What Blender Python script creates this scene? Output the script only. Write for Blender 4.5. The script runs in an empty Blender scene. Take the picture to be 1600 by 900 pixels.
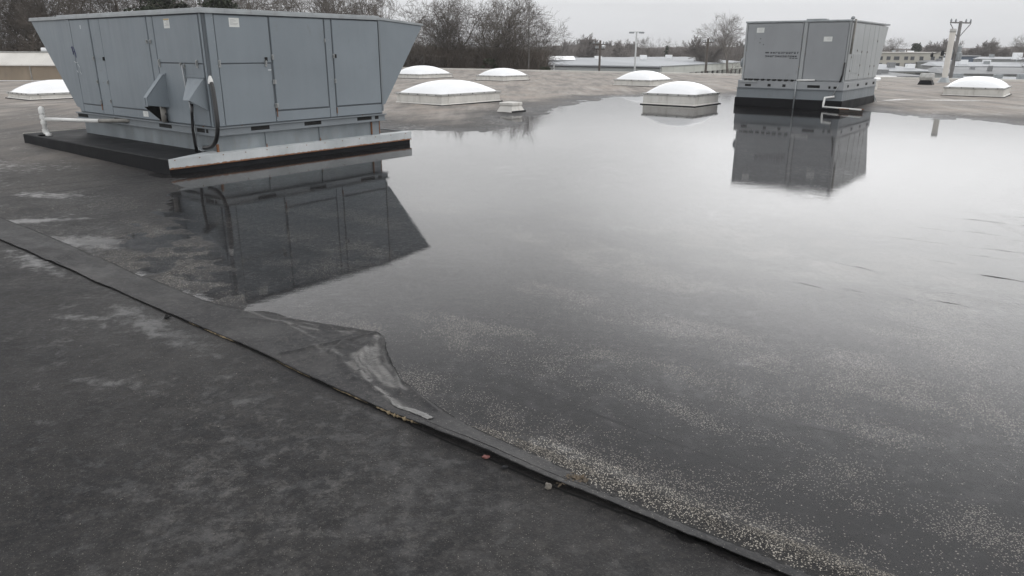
import bpy, bmesh, math, random
import numpy as np
from math import radians, sin, cos, pi, atan2, hypot, sqrt
from mathutils import Vector, Matrix

# ---------------------------------------------------------------- camera, sky, sun, exposure
sc = bpy.context.scene
EYE = 1.7
cam_d = bpy.data.cameras.new('camera'); cam = bpy.data.objects.new('camera', cam_d)
sc.collection.objects.link(cam); sc.camera = cam
cam_d.sensor_width = 36; cam_d.lens = 25.42; cam_d.clip_end = 3000; cam_d.clip_start = .05
cam.matrix_world = Matrix.Translation((0, 0, EYE)) @ Matrix.Rotation(radians(90 - 18.27), 4, 'X') @ Matrix.Rotation(radians(.2), 4, 'Z')

w = bpy.data.worlds.new('World'); sc.world = w; w.use_nodes = True
SUN_EL, SUN_AZ = 52, 105            # azimuth clockwise from +Y
def build_world():
    nt = w.node_tree; N = nt.nodes; L = nt.links; N.clear()
    out = N.new('ShaderNodeOutputWorld'); bg = N.new('ShaderNodeBackground'); bg.inputs[1].default_value = .1
    sky = N.new('ShaderNodeTexSky'); sky.sky_type = 'NISHITA'; sky.sun_disc = False
    sky.sun_elevation = radians(SUN_EL); sky.sun_rotation = radians(SUN_AZ); sky.dust_density = 3; sky.air_density = 1.2
    tc = N.new('ShaderNodeTexCoord'); sep = N.new('ShaderNodeSeparateXYZ'); L.new(tc.outputs['Generated'], sep.inputs[0])
    # overcast deck: brightness as a function of elevation
    ramp = N.new('ShaderNodeValToRGB'); L.new(sep.outputs['Z'], ramp.inputs[0])
    cr = ramp.color_ramp
    cr.elements[0].position = 0.0; cr.elements[0].color = (.445, .453, .468, 1)
    cr.elements[1].position = 1.0; cr.elements[1].color = (.50, .507, .52, 1)
    for p, c in ((.055, (.445, .451, .463)), (.105, (.84, .842, .85)), (.18, (.93, .93, .935)), (.27, (.98, .98, .98)), (.36, (.84, .84, .85)), (.48, (.57, .575, .585))):
        e = cr.elements.new(p); e.color = (*c, 1)
    # cloud mottling, projected on a flat deck
    mp = N.new('ShaderNodeMapping'); mp.inputs['Scale'].default_value = (1.6, 1.6, 5.5); L.new(tc.outputs['Generated'], mp.inputs[0])
    nz = N.new('ShaderNodeTexNoise'); nz.inputs['Scale'].default_value = 1.5; nz.inputs['Detail'].default_value = 5; nz.inputs['Roughness'].default_value = .5
    L.new(mp.outputs[0], nz.inputs['Vector'])
    mr = N.new('ShaderNodeMapRange'); mr.inputs[1].default_value = .3; mr.inputs[2].default_value = .7; mr.inputs[3].default_value = .9; mr.inputs[4].default_value = 1.10
    L.new(nz.outputs[0], mr.inputs[0])
    # thinner, brighter cloud to the north-east
    vd = N.new('ShaderNodeVectorMath'); vd.operation = 'DOT_PRODUCT'; L.new(tc.outputs['Generated'], vd.inputs[0])
    a, e_ = radians(33), radians(17); vd.inputs[1].default_value = (sin(a)*cos(e_), cos(a)*cos(e_), sin(e_))
    mr2 = N.new('ShaderNodeMapRange'); mr2.interpolation_type = 'SMOOTHSTEP'; mr2.inputs[1].default_value = .86; mr2.inputs[2].default_value = 1.0; mr2.inputs[3].default_value = 1.0; mr2.inputs[4].default_value = 1.8
    L.new(vd.outputs['Value'], mr2.inputs[0])
    # only above the far haze band
    mr3 = N.new('ShaderNodeMapRange'); mr3.interpolation_type = 'SMOOTHSTEP'; mr3.inputs[1].default_value = .04; mr3.inputs[2].default_value = .17
    L.new(sep.outputs['Z'], mr3.inputs[0])
    lerp = N.new('ShaderNodeMix'); lerp.data_type = 'FLOAT'; lerp.inputs[2].default_value = 1.0
    L.new(mr3.outputs[0], lerp.inputs[0]); L.new(mr2.outputs[0], lerp.inputs[3])
    m1 = N.new('ShaderNodeMath'); m1.operation = 'MULTIPLY'; L.new(mr.outputs[0], m1.inputs[0]); L.new(lerp.outputs[0], m1.inputs[1])
    m2 = N.new('ShaderNodeMath'); m2.operation = 'MULTIPLY'; m2.inputs[1].default_value = 18.0; L.new(m1.outputs[0], m2.inputs[0])
    sc_ = N.new('ShaderNodeVectorMath'); sc_.operation = 'SCALE'; L.new(ramp.outputs[0], sc_.inputs[0]); L.new(m2.outputs[0], sc_.inputs['Scale'])
    mix = N.new('ShaderNodeMix'); mix.data_type = 'RGBA'; mix.inputs[0].default_value = .95
    L.new(sky.outputs[0], mix.inputs[6]); L.new(sc_.outputs[0], mix.inputs[7])
    L.new(mix.outputs[2], bg.inputs[0]); L.new(bg.outputs[0], out.inputs[0])
build_world()
sd = bpy.data.lights.new('sun', 'SUN'); sd.energy = .5; sd.angle = radians(30); sd.color = (1, .97, .93)
so = bpy.data.objects.new('sun', sd); sc.collection.objects.link(so)
_d = Vector((sin(radians(SUN_AZ))*cos(radians(SUN_EL)), cos(radians(SUN_AZ))*cos(radians(SUN_EL)), sin(radians(SUN_EL))))
so.rotation_euler = _d.to_track_quat('Z', 'Y').to_euler()
sc.view_settings.view_transform = 'Standard'; sc.view_settings.look = 'None'
sc.view_settings.exposure = 0; sc.view_settings.gamma = 1; sc.view_settings.use_curve_mapping = False
sc.render.engine = 'CYCLES'

rnd = random.Random(7); rng = np.random.default_rng(11)
AZ = radians(37.9)
UX, UY = sin(AZ), cos(AZ)           # roof axis u (away to the right); v is 90 degrees to its left
ROT = pi/2 - AZ
def uv2xy(u, v): return (u*UX - v*UY, u*UY + v*UX)
def xy2uv(x, y): return (x*UX + y*UY, -x*UY + y*UX)
W = -.06                            # water level
GZ = -7.2                           # ground level

# ---------------------------------------------------------------- helpers
def tag(o, label=None, cat=None, group=None, kind=None):
    if label: o['label'] = label
    if cat: o['category'] = cat
    if group: o['group'] = group
    if kind: o['kind'] = kind
    return o
def link(o, parent=None):
    sc.collection.objects.link(o)
    if parent is not None: o.parent = parent
    return o
def thing(name, label, cat, loc=(0, 0, 0), rz=0, group=None):
    o = bpy.data.objects.new(name, None); o.empty_display_size = .2; link(o)
    o.location = loc; o.rotation_euler = (0, 0, rz); return tag(o, label, cat, group)

class MB:
    def __init__(s): s.v = []; s.f = []
    def add(s, vs, fs):
        b = len(s.v); s.v += [tuple(p) for p in vs]; s.f += [tuple(b+i for i in f) for f in fs]; return s
    def box(s, x0, x1, y0, y1, z0, z1):
        return s.add([(x0,y0,z0),(x1,y0,z0),(x1,y1,z0),(x0,y1,z0),(x0,y0,z1),(x1,y0,z1),(x1,y1,z1),(x0,y1,z1)],
                     [(0,3,2,1),(4,5,6,7),(0,1,5,4),(1,2,6,5),(2,3,7,6),(3,0,4,7)])
    def frust(s, lo, hi):           # two matching quads
        return s.add(list(lo)+list(hi), [(3,2,1,0),(4,5,6,7),(0,1,5,4),(1,2,6,5),(2,3,7,6),(3,0,4,7)])
    def prism(s, poly, off):        # polygon of 3d points extruded by vector
        n = len(poly); a = [Vector(p) for p in poly]; o = Vector(off)
        return s.add(a+[p+o for p in a], [tuple(range(n))[::-1], tuple(range(n, 2*n))]+[(i, (i+1) % n, n+(i+1) % n, n+i) for i in range(n)])
    def tube(s, pts, r, n=8, cap=True):
        pts = [Vector(p) for p in pts]; rr = r if isinstance(r, (list, tuple)) else [r]*len(pts)
        b = len(s.v); up = None
        for i, p in enumerate(pts):
            d = (pts[min(i+1, len(pts)-1)] - pts[max(i-1, 0)]).normalized()
            if up is None: up = Vector((0, 0, 1)) if abs(d.z) < .9 else Vector((1, 0, 0))
            a = d.cross(up)
            if a.length < 1e-5: a = d.cross(Vector((0, 1, 0)))
            a.normalize(); c = a.cross(d).normalized(); up = c
            for k in range(n):
                t = 2*pi*k/n; s.v.append(tuple(p + (a*cos(t)+c*sin(t))*rr[i]))
        for i in range(len(pts)-1):
            for k in range(n):
                s.f.append((b+i*n+k, b+i*n+(k+1) % n, b+(i+1)*n+(k+1) % n, b+(i+1)*n+k))
        if cap:
            s.f.append(tuple(b+k for k in range(n))[::-1]); s.f.append(tuple(b+(len(pts)-1)*n+k for k in range(n)))
        return s
    def lathe(s, prof, c=(0, 0, 0), n=16):
        b = len(s.v)
        for r, z in prof:
            for k in range(n): s.v.append((c[0]+r*cos(2*pi*k/n), c[1]+r*sin(2*pi*k/n), c[2]+z))
        for i in range(len(prof)-1):
            for k in range(n): s.f.append((b+i*n+k, b+i*n+(k+1) % n, b+(i+1)*n+(k+1) % n, b+(i+1)*n+k))
        return s
    def build(s, name, mat, parent=None, smooth=False, bevel=0, loc=None):
        m = bpy.data.meshes.new(name); m.from_pydata(s.v, [], s.f); m.update()
        bm = bmesh.new(); bm.from_mesh(m)
        bmesh.ops.recalc_face_normals(bm, faces=bm.faces)
        if bevel:
            es = [e for e in bm.edges if len(e.link_faces) == 2 and e.calc_face_angle(0) > .6]
            bmesh.ops.bevel(bm, geom=es, offset=bevel, segments=1, affect='EDGES', clamp_overlap=True)
        bm.to_mesh(m); bm.free()
        if smooth: m.polygons.foreach_set('use_smooth', [True]*len(m.polygons))
        m.materials.append(mat); o = bpy.data.objects.new(name, m); link(o, parent)
        if loc: o.location = loc
        return o
def np_mesh(name, V, F, mat, parent=None, smooth=False):
    m = bpy.data.meshes.new(name); V = np.asarray(V, dtype=np.float32); F = np.asarray(F, dtype=np.int32); k = F.shape[1]
    m.vertices.add(len(V)); m.vertices.foreach_set('co', V.ravel())
    m.loops.add(F.size); m.loops.foreach_set('vertex_index', F.ravel())
    m.polygons.add(len(F)); m.polygons.foreach_set('loop_start', np.arange(0, F.size, k, dtype=np.int32))
    m.polygons.foreach_set('loop_total', np.full(len(F), k, dtype=np.int32))
    m.update(calc_edges=True); m.validate()
    if smooth: m.polygons.foreach_set('use_smooth', np.ones(len(m.polygons), dtype=bool))
    m.materials.append(mat); o = bpy.data.objects.new(name, m); return link(o, parent)

# ---------------------------------------------------------------- numpy noise
_perm = rng.random((256, 256))
def vnoise(x, y):
    xi = np.floor(x).astype(int); yi = np.floor(y).astype(int); fx = x-xi; fy = y-yi
    fx = fx*fx*(3-2*fx); fy = fy*fy*(3-2*fy)
    g = lambda a, b: _perm[a & 255, b & 255]
    return (g(xi, yi)*(1-fx)+g(xi+1, yi)*fx)*(1-fy)+(g(xi, yi+1)*(1-fx)+g(xi+1, yi+1)*fx)*fy
def fbm(x, y, o=4):
    s = 0; a = .5; t = 0
    for i in range(o): s = s+a*vnoise(x+17.3*i, y+9.1*i); t += a; a *= .5; x = x*2.03; y = y*2.03
    return s/t
def sstep(a, b, x): t = np.clip((x-a)/(b-a), 0, 1); return t*t*(3-2*t)

# ---------------------------------------------------------------- material helpers
class NT:
    def __init__(s, name):
        s.m = bpy.data.materials.new(name); s.m.use_nodes = True; s.n = s.m.node_tree.nodes; s.l = s.m.node_tree.links
        s.n.clear(); s.out = s.n.new('ShaderNodeOutputMaterial')
        s.geo = s.n.new('ShaderNodeNewGeometry'); s.tc = s.n.new('ShaderNodeTexCoord')
    def set(s, inp, v):
        if hasattr(v, 'is_output') or isinstance(v, bpy.types.NodeSocket): s.l.new(v, inp)
        else:
            if isinstance(v, (tuple, list)) and len(v) == 3 and inp.type == 'RGBA': v = (*v, 1)
            inp.default_value = v
    def map(s, scale=(1, 1, 1), rot=0, world=False):
        mp = s.n.new('ShaderNodeMapping'); mp.inputs['Scale'].default_value = scale; mp.inputs['Rotation'].default_value = (0, 0, rot)
        s.l.new(s.geo.outputs['Position'] if world else s.tc.outputs['Object'], mp.inputs[0]); return mp.outputs[0]
    def noise(s, vec, scale=1, det=4, rough=.55, dist=0):
        n = s.n.new('ShaderNodeTexNoise'); s.l.new(vec, n.inputs['Vector'])
        n.inputs['Scale'].default_value = scale; n.inputs['Detail'].default_value = det; n.inputs['Roughness'].default_value = rough; n.inputs['Distortion'].default_value = dist
        return n.outputs[0]
    def voro(s, vec, scale, feature='F1', rand=1):
        n = s.n.new('ShaderNodeTexVoronoi'); s.l.new(vec, n.inputs['Vector']); n.inputs['Scale'].default_value = scale; n.feature = feature; n.inputs['Randomness'].default_value = rand
        return n.outputs
    def rng(s, v, a, b, c=0, d=1, smooth=False):
        n = s.n.new('ShaderNodeMapRange'); s.set(n.inputs[0], v)
        for i, q in enumerate((a, b, c, d)): n.inputs[i+1].default_value = q
        if smooth: n.interpolation_type = 'SMOOTHSTEP'
        return n.outputs[0]
    def math(s, op, a, b=0, c=None):
        n = s.n.new('ShaderNodeMath'); n.operation = op; s.set(n.inputs[0], a); s.set(n.inputs[1], b)
        if c is not None: s.set(n.inputs[2], c)
        n.use_clamp = False; return n.outputs[0]
    def mix(s, f, a, b, mode='MIX'):
        n = s.n.new('ShaderNodeMix'); n.data_type = 'RGBA'; n.blend_type = mode; s.set(n.inputs[0], f); s.set(n.inputs[6], a); s.set(n.inputs[7], b); return n.outputs[2]
    def attr(s, name):
        n = s.n.new('ShaderNodeAttribute'); n.attribute_name = name; return n.outputs['Fac']
    def bump(s, h, dist, strength=1, normal=None):
        n = s.n.new('ShaderNodeBump'); n.inputs['Distance'].default_value = dist; s.set(n.inputs['Strength'], strength); s.l.new(h, n.inputs['Height'])
        if normal is not None: s.l.new(normal, n.inputs['Normal'])
        return n.outputs[0]
    def bsdf(s, col, rough=.5, normal=None, metal=0, spec=.5, coat=0, sub=0):
        b = s.n.new('ShaderNodeBsdfPrincipled'); s.set(b.inputs['Base Color'], col); s.set(b.inputs['Roughness'], rough)
        s.set(b.inputs['Metallic'], metal); s.set(b.inputs['Specular IOR Level'], spec)
        if coat: s.set(b.inputs['Coat Weight'], coat); b.inputs['Coat Roughness'].default_value = .08
        if normal is not None: s.l.new(normal, b.inputs['Normal'])
        s.l.new(b.outputs[0], s.out.inputs[0]); return b

def simple(name, col, rough=.5, var=.12, scale=3, metal=0, bump=0, spec=.5, dirt=None, streak=1.0):
    t = NT(name); v = t.map((1, 1, streak)); n = t.noise(v, scale, 5)
    lo = tuple(c*(1-var) for c in col); hi = tuple(min(1, c*(1+var)) for c in col)
    c = t.mix(t.rng(n, .3, .7), lo, hi)
    if dirt:
        n2 = t.noise(t.map((1, 1, .35)), scale*2.3, 6, .65); c = t.mix(t.rng(n2, .55, .75, 0, dirt[3]), c, dirt[:3])
    t.bsdf(c, t.rng(n, .3, .7, rough*.85, min(1, rough*1.15)), t.bump(t.noise(v, scale*8, 4), bump) if bump else None, metal, spec)
    return t.m

def painted_metal(name, col, rough=.42, rust=0):
    """weathered sheet metal: faint vertical runs, dull patches, tiny chips, slight oil-canning"""
    t = NT(name); v = t.map((1, 1, 1)); vs = t.map((6, 6, .5))
    big = t.noise(v, 1.1, 3); run = t.noise(vs, 1.6, 5, .6); fine = t.noise(v, 22, 4, .7)
    oi = t.n.new('ShaderNodeObjectInfo'); c = t.mix(t.rng(big, .3, .7), tuple(x*.92 for x in col), tuple(x*1.06 for x in col)); c = t.mix(t.rng(oi.outputs['Random'], 0, 1, 0, .14), c, tuple(x*.6 for x in col))
    spl = t.noise(t.map((1, 1, .6)), 4.5, 8, .75); c = t.mix(t.rng(spl, .60, .70, 0, .3), c, (.13, .115, .10)); c = t.mix(t.rng(spl, .36, .26, 0, .25), c, tuple(min(1, x*1.5) for x in col))
    c = t.mix(t.rng(run, .5, .8, 0, .12), c, tuple(x*.75 for x in col))
    c = t.mix(t.rng(run, .5, .25, 0, .05), c, tuple(min(1, x*1.25) for x in col))
    chip = t.rng(fine, .70, .74)
    c = t.mix(t.math('MULTIPLY', chip, .5), c, (.09, .085, .08))
    if rust:
        rn = t.noise(v, 6, 6, .7); c = t.mix(t.rng(rn, 1-rust, 1-rust+.06), c, (.16, .07, .03))
    t.bsdf(c, t.rng(run, .3, .7, rough*.85, rough*1.2), t.bump(t.noise(v, 1.3, 2), .012), 0, .4)
    return t.m

# ---------------------------------------------------------------- materials
def mat_roof():
    t = NT('wet_roof_membrane')
    p = t.map((1, 1, 1), world=True); dry = t.attr('dry'); film = t.attr('film'); grit = t.attr('grit'); mud = t.attr('mud')
    big = t.noise(p, .55, 5, .6); med = t.noise(p, 3.1, 8, .72, .4); fine = t.noise(p, 24, 8, .78); vf = t.noise(p, 110, 5, .8); mid = t.noise(p, 9, 9, .8, .05)
    stre = t.noise(t.map((2.6, .45, 1), rot=ROT-radians(0), world=True), 1.0, 8, .68)
    dark = t.mix(t.rng(med, .35, .65), (.019, .019, .0205), (.030, .029, .029))
    dark = t.mix(t.rng(big, .42, .66, 0, .55), dark, (.038, .036, .0345))
    dark = t.mix(t.rng(mid, .50, .72, 0, .3), dark, (.056, .053, .051))
    dark = t.mix(t.rng(mid, .48, .30, 0, .3), dark, (.015, .015, .016))
    dark = t.mix(t.rng(fine, .50, .62, 0, .5), dark, (.066, .062, .059)); dark = t.mix(t.rng(fine, .48, .38, 0, .4), dark, (.012, .012, .013))  # low spots of the noise coloured darker, painting in shade of the cavities
    dark = t.mix(t.rng(vf, .57, .66, 0, .7), dark, (.13, .122, .112))
    # flaked residue with hard edges
    fl = t.noise(p, 7.5, 9, .78, .15); flm = t.math('MULTIPLY', t.rng(fl, .535, .55), t.rng(big, .40, .52))
    dark = t.mix(t.math('MULTIPLY', flm, .12), dark, (.065, .061, .059))
    fl2 = t.noise(p, 13, 9, .82, .2); dark = t.mix(t.math('MULTIPLY', t.rng(fl2, .545, .56), t.math('MULTIPLY', t.math('MULTIPLY', mud, mud), .33)), dark, (.12, .114, .108))
    # scattered pale flecks: grains, with wet glints painted in as colour
    for scl, dens, rad in ((120, .80, .20), (60, .95, .11)):
        vo = t.voro(p, scl); g1 = t.math('LESS_THAN', vo['Distance'], rad); rr = t.n.new('ShaderNodeSeparateColor'); t.l.new(vo['Color'], rr.inputs[0])
        g1 = t.math('MULTIPLY', g1, t.math('GREATER_THAN', rr.outputs[0], dens)); dark = t.mix(t.math('MULTIPLY', g1, t.rng(med, .42, .60, .05, .75)), dark, (.32, .295, .26))
    sm = None
    for scl, rad in ((130, .34), (75, .25)):
        vo = t.voro(p, scl); rr = t.n.new('ShaderNodeSeparateColor'); t.l.new(vo['Color'], rr.inputs[0])
        q = t.math('MULTIPLY', t.math('LESS_THAN', vo['Distance'], rad), t.math('LESS_THAN', rr.outputs[1], t.math('MULTIPLY', grit, .8))); sm = q if sm is None else t.math('MAXIMUM', sm, q)
    tan = t.mix(t.rng(stre, .35, .65), (.215, .20, .186), (.36, .332, .302))
    tan = t.mix(t.rng(big, .42, .66, 0, .6), tan, (.35, .295, .25))
    tan = t.mix(t.rng(med, .52, .72, 0, .35), tan, (.165, .158, .15)); lst = t.noise(t.map((1.3, .16, 1), rot=ROT, world=True), 1.0, 5, .6); tan = t.mix(t.rng(lst, .50, .62, 0, .6), tan, (.165, .156, .148)); tan = t.mix(t.rng(lst, .42, .34, 0, .5), tan, (.40, .375, .345))
    tan = t.mix(t.rng(mid, .60, .74, 0, .35), tan, (.42, .40, .37))
    tan = t.mix(t.rng(mid, .40, .28, 0, .25), tan, (.14, .135, .13))
    col = t.mix(dry, dark, tan)
    z = t.n.new('ShaderNodeSeparateXYZ'); t.l.new(t.geo.outputs['Position'], z.inputs[0])
    sub = t.rng(z.outputs['Z'], W-.004, W+.001, 1, 0, True); col = t.mix(t.math('MULTIPLY', sub, .5), col, (.010, .010, .011)); col = t.mix(t.math('MULTIPLY', sm, .85), col, (.46, .425, .37))
    wet = t.rng(z.outputs['Z'], W+.003, W+.020, 1, 0, True)
    col = t.mix(t.math('MULTIPLY', wet, t.math('MULTIPLY', dry, .6)), col, (.04, .039, .038))
    rough = t.math('ADD', t.rng(fine, .35, .65, .45, .75), t.math('MULTIPLY', dry, .2))
    rough = t.math('SUBTRACT', rough, t.math('MULTIPLY', wet, .12))
    fedge = t.rng(t.math('ADD', film, t.math('MULTIPLY', t.math('SUBTRACT', fl, .5), 2.2)), -.0+.44, .78)
    r2 = t.n.new('ShaderNodeMix'); r2.data_type = 'FLOAT'; t.set(r2.inputs[0], fedge); t.set(r2.inputs[2], rough); r2.inputs[3].default_value = .3
    h = t.math('ADD', t.math('MULTIPLY', fine, .6), t.math('MULTIPLY', fl, 1.3)); h = t.math('ADD', h, t.math('MULTIPLY', vf, .25))
    bs = t.math('MULTIPLY', t.math('SUBTRACT', 1.0, t.math('MULTIPLY', fedge, .9)), t.math('SUBTRACT', 1.0, t.math('MULTIPLY', dry, .8)))
    bm_ = t.bump(h, .005, t.math('MULTIPLY', bs, 1.0))
    bm2 = t.bump(med, .012, t.math('MULTIPLY', bs, .6), bm_)
    spv = t.math('MULTIPLY', t.rng(mid, .38, .62, .09, .15), t.rng(big, .35, .65, .6, 1.2)); t.bsdf(col, r2.outputs[0], bm2, 0, t.math('ADD', spv, t.math('MULTIPLY', fedge, .16)))
    return t.m
def mat_water():
    t = NT('rain_water'); p = t.map((1, 1, 1), world=True)
    n1 = t.noise(t.map((.35, 1.5, 1), world=True), 9, 3, .5); n2 = t.noise(t.map((.5, 2.2, 1), rot=radians(12), world=True), 38, 2, .5)
    calm = t.rng(t.noise(p, .35, 3), .4, .65, .25, 1.0)
    st = t.noise(t.map((5.5, .4, 1), rot=ROT, world=True), 1.0, 6, .62); side = t.n.new('ShaderNodeSeparateXYZ'); t.l.new(t.geo.outputs['Position'], side.inputs[0])
    sp = t.math('MULTIPLY', t.rng(st, .50, .62), t.math('MULTIPLY', t.rng(side.outputs['X'], 1.5, 5.5, .05, 1), t.rng(side.outputs['Y'], 6.5, 10.5, 1, 0)))
    n3 = t.noise(t.map((16, 1.6, 1), rot=ROT, world=True), 3.0, 4, .6)
    b0 = t.bump(t.math('ADD', n1, t.math('MULTIPLY', n2, .25)), .00055, calm)
    b = t.bump(n3, .0030, sp, b0)
    fr = t.n.new('ShaderNodeFresnel'); t.set(fr.inputs[0], t.rng(t.geo.outputs['Backfacing'], 0, 1, 1.29, 1/1.29)); t.l.new(b, fr.inputs['Normal'])
    tr = t.n.new('ShaderNodeBsdfTransparent'); tr.inputs[0].default_value = (.735, .728, .735, 1)
    gl = t.n.new('ShaderNodeBsdfGlossy'); gl.inputs['Roughness'].default_value = .008; t.l.new(b, gl.inputs['Normal'])
    mx = t.n.new('ShaderNodeMixShader'); t.l.new(fr.outputs[0], mx.inputs[0]); t.l.new(tr.outputs[0], mx.inputs[1]); t.l.new(gl.outputs[0], mx.inputs[2])
    t.l.new(mx.outputs[0], t.out.inputs[0]); return t.m
def mat_strip():
    t = NT('cover_strip_membrane'); p = t.map((1, 1, 1), world=True); pale = t.attr('pale')
    med = t.noise(p, 5, 6, .65, .4); fine = t.noise(p, 30, 7, .75); fl = t.noise(p, 17, 8, .75, 1.2)
    c = t.mix(t.rng(med, .3, .7), (.016, .016, .0175), (.032, .031, .032))
    c = t.mix(t.rng(fine, .50, .62, 0, .6), c, (.07, .067, .064)); vo = t.voro(p, 110); rr = t.n.new('ShaderNodeSeparateColor'); t.l.new(vo['Color'], rr.inputs[0]); c = t.mix(t.math('MULTIPLY', t.math('LESS_THAN', vo['Distance'], .22), t.math('GREATER_THAN', rr.outputs[0], .84)), c, (.24, .225, .20))
    lg = t.noise(p, 1.7, 6, .7); c = t.mix(t.rng(lg, .5, .68, 0, .5), c, (.075, .072, .07)); vz = t.noise(p, 110, 4, .8); c = t.mix(t.rng(vz, .58, .7, 0, .6), c, (.15, .14, .13))
    c = t.mix(t.math('MULTIPLY', pale, t.rng(med, .3, .65, .35, 1)), c, (.16, .154, .145))
    c = t.mix(t.math('MULTIPLY', t.rng(fl, .56, .60), t.math('MULTIPLY', pale, .75)), c, (.07, .068, .066))
    t.bsdf(c, t.math('SUBTRACT', t.rng(med, .3, .7, .48, .7), t.math('MULTIPLY', pale, .2)), t.bump(t.noise(t.map((1, 2.2, 1), rot=radians(35), world=True), 16, 5, .6, .5), .022, t.math('MULTIPLY', pale, .9), t.bump(fine, .004, .9)), 0, t.math('ADD', .22, t.math('MULTIPLY', pale, .3))); return t.m
def mat_flange():
    t = NT('rust_edged_white_flange'); v = t.map((1, 1, 1)); n = t.noise(v, 2.2, 5); rn = t.noise(v, 17, 6, .75); st = t.noise(t.map((14, 14, 1)), 1.2, 5, .7)
    c = t.mix(t.rng(n, .3, .7), (.36, .385, .395), (.54, .56, .57))
    c = t.mix(t.rng(st, .55, .8, 0, .35), c, (.30, .29, .26))
    z = t.n.new('ShaderNodeSeparateXYZ'); t.l.new(t.tc.outputs['Object'], z.inputs[0])
    edge = t.rng(z.outputs['Z'], .0, .045, 1, 0); rust = t.rng(t.math('ADD', edge, t.math('MULTIPLY', t.math('SUBTRACT', rn, .5), 1.6)), .42, .60)
    spots = t.rng(rn, .72, .76); rust = t.math('MAXIMUM', rust, spots)
    c = t.mix(rust, c, t.mix(t.rng(rn, .3, .7), (.10, .045, .025), (.26, .12, .055)))
    t.bsdf(c, .5, t.bump(rn, .002), 0, .4); return t.m
def mat_bark(name, a, b):
    t = NT(name); v = t.map((1, 1, .25)); n = t.noise(v, 6, 6, .7)
    oi = t.n.new('ShaderNodeObjectInfo'); c = t.mix(t.rng(n, .3, .7), a, b)
    c = t.mix(t.rng(oi.outputs['Random'], 0, 1, 0, .4), c, (.085, .078, .07)); t.bsdf(c, .9); return t.m

M = {}
M['roof'] = mat_roof(); M['water'] = mat_water(); M['strip'] = mat_strip(); M['flange'] = mat_flange()
M['ac'] = painted_metal('weathered_blue_grey_paint', (.208, .238, .262), .48)
M['ac_dark'] = painted_metal('blue_grey_frame_paint', (.18, .20, .215), .5)
M['ac2'] = painted_metal('faded_grey_paint', (.275, .287, .298), .42)
M['ac2side'] = painted_metal('lit_side_trim_grey_paint', (.32, .335, .34), .42)  # lighter copy of the grey: light on the right side put into colour; also trim
M['seam_body'] = simple('gap_shade_casing', (.085, .098, .11), .6, .1)  # whole casing coloured dark so the gaps between panels read as shaded
M['galv'] = simple('galvanised_curb_steel', (.20, .225, .24), .42, .22, 2.5, .25, 0, .5, (.17, .13, .09, .25), .4)
M['cap'] = simple('dull_trim_steel', (.30, .32, .33), .4, .15, 4, .3, 0, .5, (.15, .14, .12, .4))
M['black_rubber'] = simple('black_flashing_membrane', (.010, .0105, .012), .6, .25, 2, 0, .003, .14, (.035, .035, .035, .3))
M['seam'] = simple('dark_gap', (.030, .031, .033), .8, .1, 3, 0, 0, .2)
M['hole'] = simple('black_opening', (.006, .006, .006), .9, .1)
M['rust'] = simple('rust', (.19, .085, .04), .9, .45, 18, 0, .002)
M['pvc'] = simple('white_pvc', (.70, .70, .68), .32, .06, 4, 0, 0, .5, (.35, .33, .29, .35))
M['pvc_old'] = simple('weathered_pipe', (.25, .24, .22), .6, .25, 6)
M['paper'] = simple('sun_bleached_sticker', (.62, .63, .61), .6, .06, 8)
M['ink'] = simple('faded_sticker_print', (.28, .28, .28), .7, .1)
M['ink_orange'] = simple('faded_orange_print', (.42, .30, .13), .7, .1)
M['brand_ink'] = simple('weathered_dark_lettering', (.045, .048, .055), .6, .2, 20)
M['marker'] = simple('blue_marker_scrawl', (.05, .055, .14), .5, .1)
M['chalk'] = simple('pale_scratch_marks', (.45, .48, .50), .7, .1)
M['latch'] = simple('latch_metal', (.30, .31, .31), .35, .2, 20, .5)
M['cable'] = simple('black_conduit', (.014, .014, .015), .38, .15)
M['dome'] = simple('white_acrylic_dome', (.86, .87, .88), .22, .02, 2, 0, 0, .5, (.62, .61, .58, .12))
M['curb_white'] = simple('white_coated_curb', (.60, .585, .55), .6, .12, 2.2, 0, .002, .4, (.30, .27, .22, .5), .5)
M['rim'] = simple('dull_aluminium_rim', (.40, .40, .385), .45, .2, 5, .2, 0, .5, (.2, .18, .15, .45))
M['coping'] = simple('pale_edge_coping', (.62, .60, .56), .6, .1, .8, 0, 0, .4, (.35, .32, .28, .4))
M['tan_wall'] = simple('tan_stucco_wall', (.26, .215, .165), .85, .16, .7, 0, .004, .3, (.14, .12, .1, .5), .4)
M['wood'] = simple('wet_timber', (.035, .027, .022), .6, .3, 12, 0, .002)
M['foam'] = simple('yellowed_adhesive_foam', (.23, .18, .11), .9, .45, 40, 0, .005)
M['red'] = simple('faded_red_plastic', (.20, .085, .075), .5, .15, 30)
M['stone'] = simple('grey_pebble', (.17, .155, .135), .8, .3, 30)
M['granule'] = simple('pale_mineral_granules', (.30, .275, .24), .75, .6, 60)
M['debris'] = simple('leaf_litter', (.10, .078, .055), .9, .4, 25)
M['tape'] = simple('silver_backed_tape', (.155, .152, .146), .42, .4, 22, 0, .003, .6, (.12, .12, .115, .6))
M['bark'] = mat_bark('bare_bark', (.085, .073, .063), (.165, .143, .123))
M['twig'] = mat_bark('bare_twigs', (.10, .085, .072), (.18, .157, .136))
M['bark_far'] = mat_bark('hazed_far_bark', (.15, .132, .122), (.23, .205, .19))  # lighter than the near bark, with distance haze put into the colour
M['needles'] = simple('evergreen_foliage', (.022, .032, .014), .8, .5, .8)
M['scrub'] = mat_bark('brown_scrub_twigs', (.085, .066, .052), (.145, .115, .09))
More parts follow.
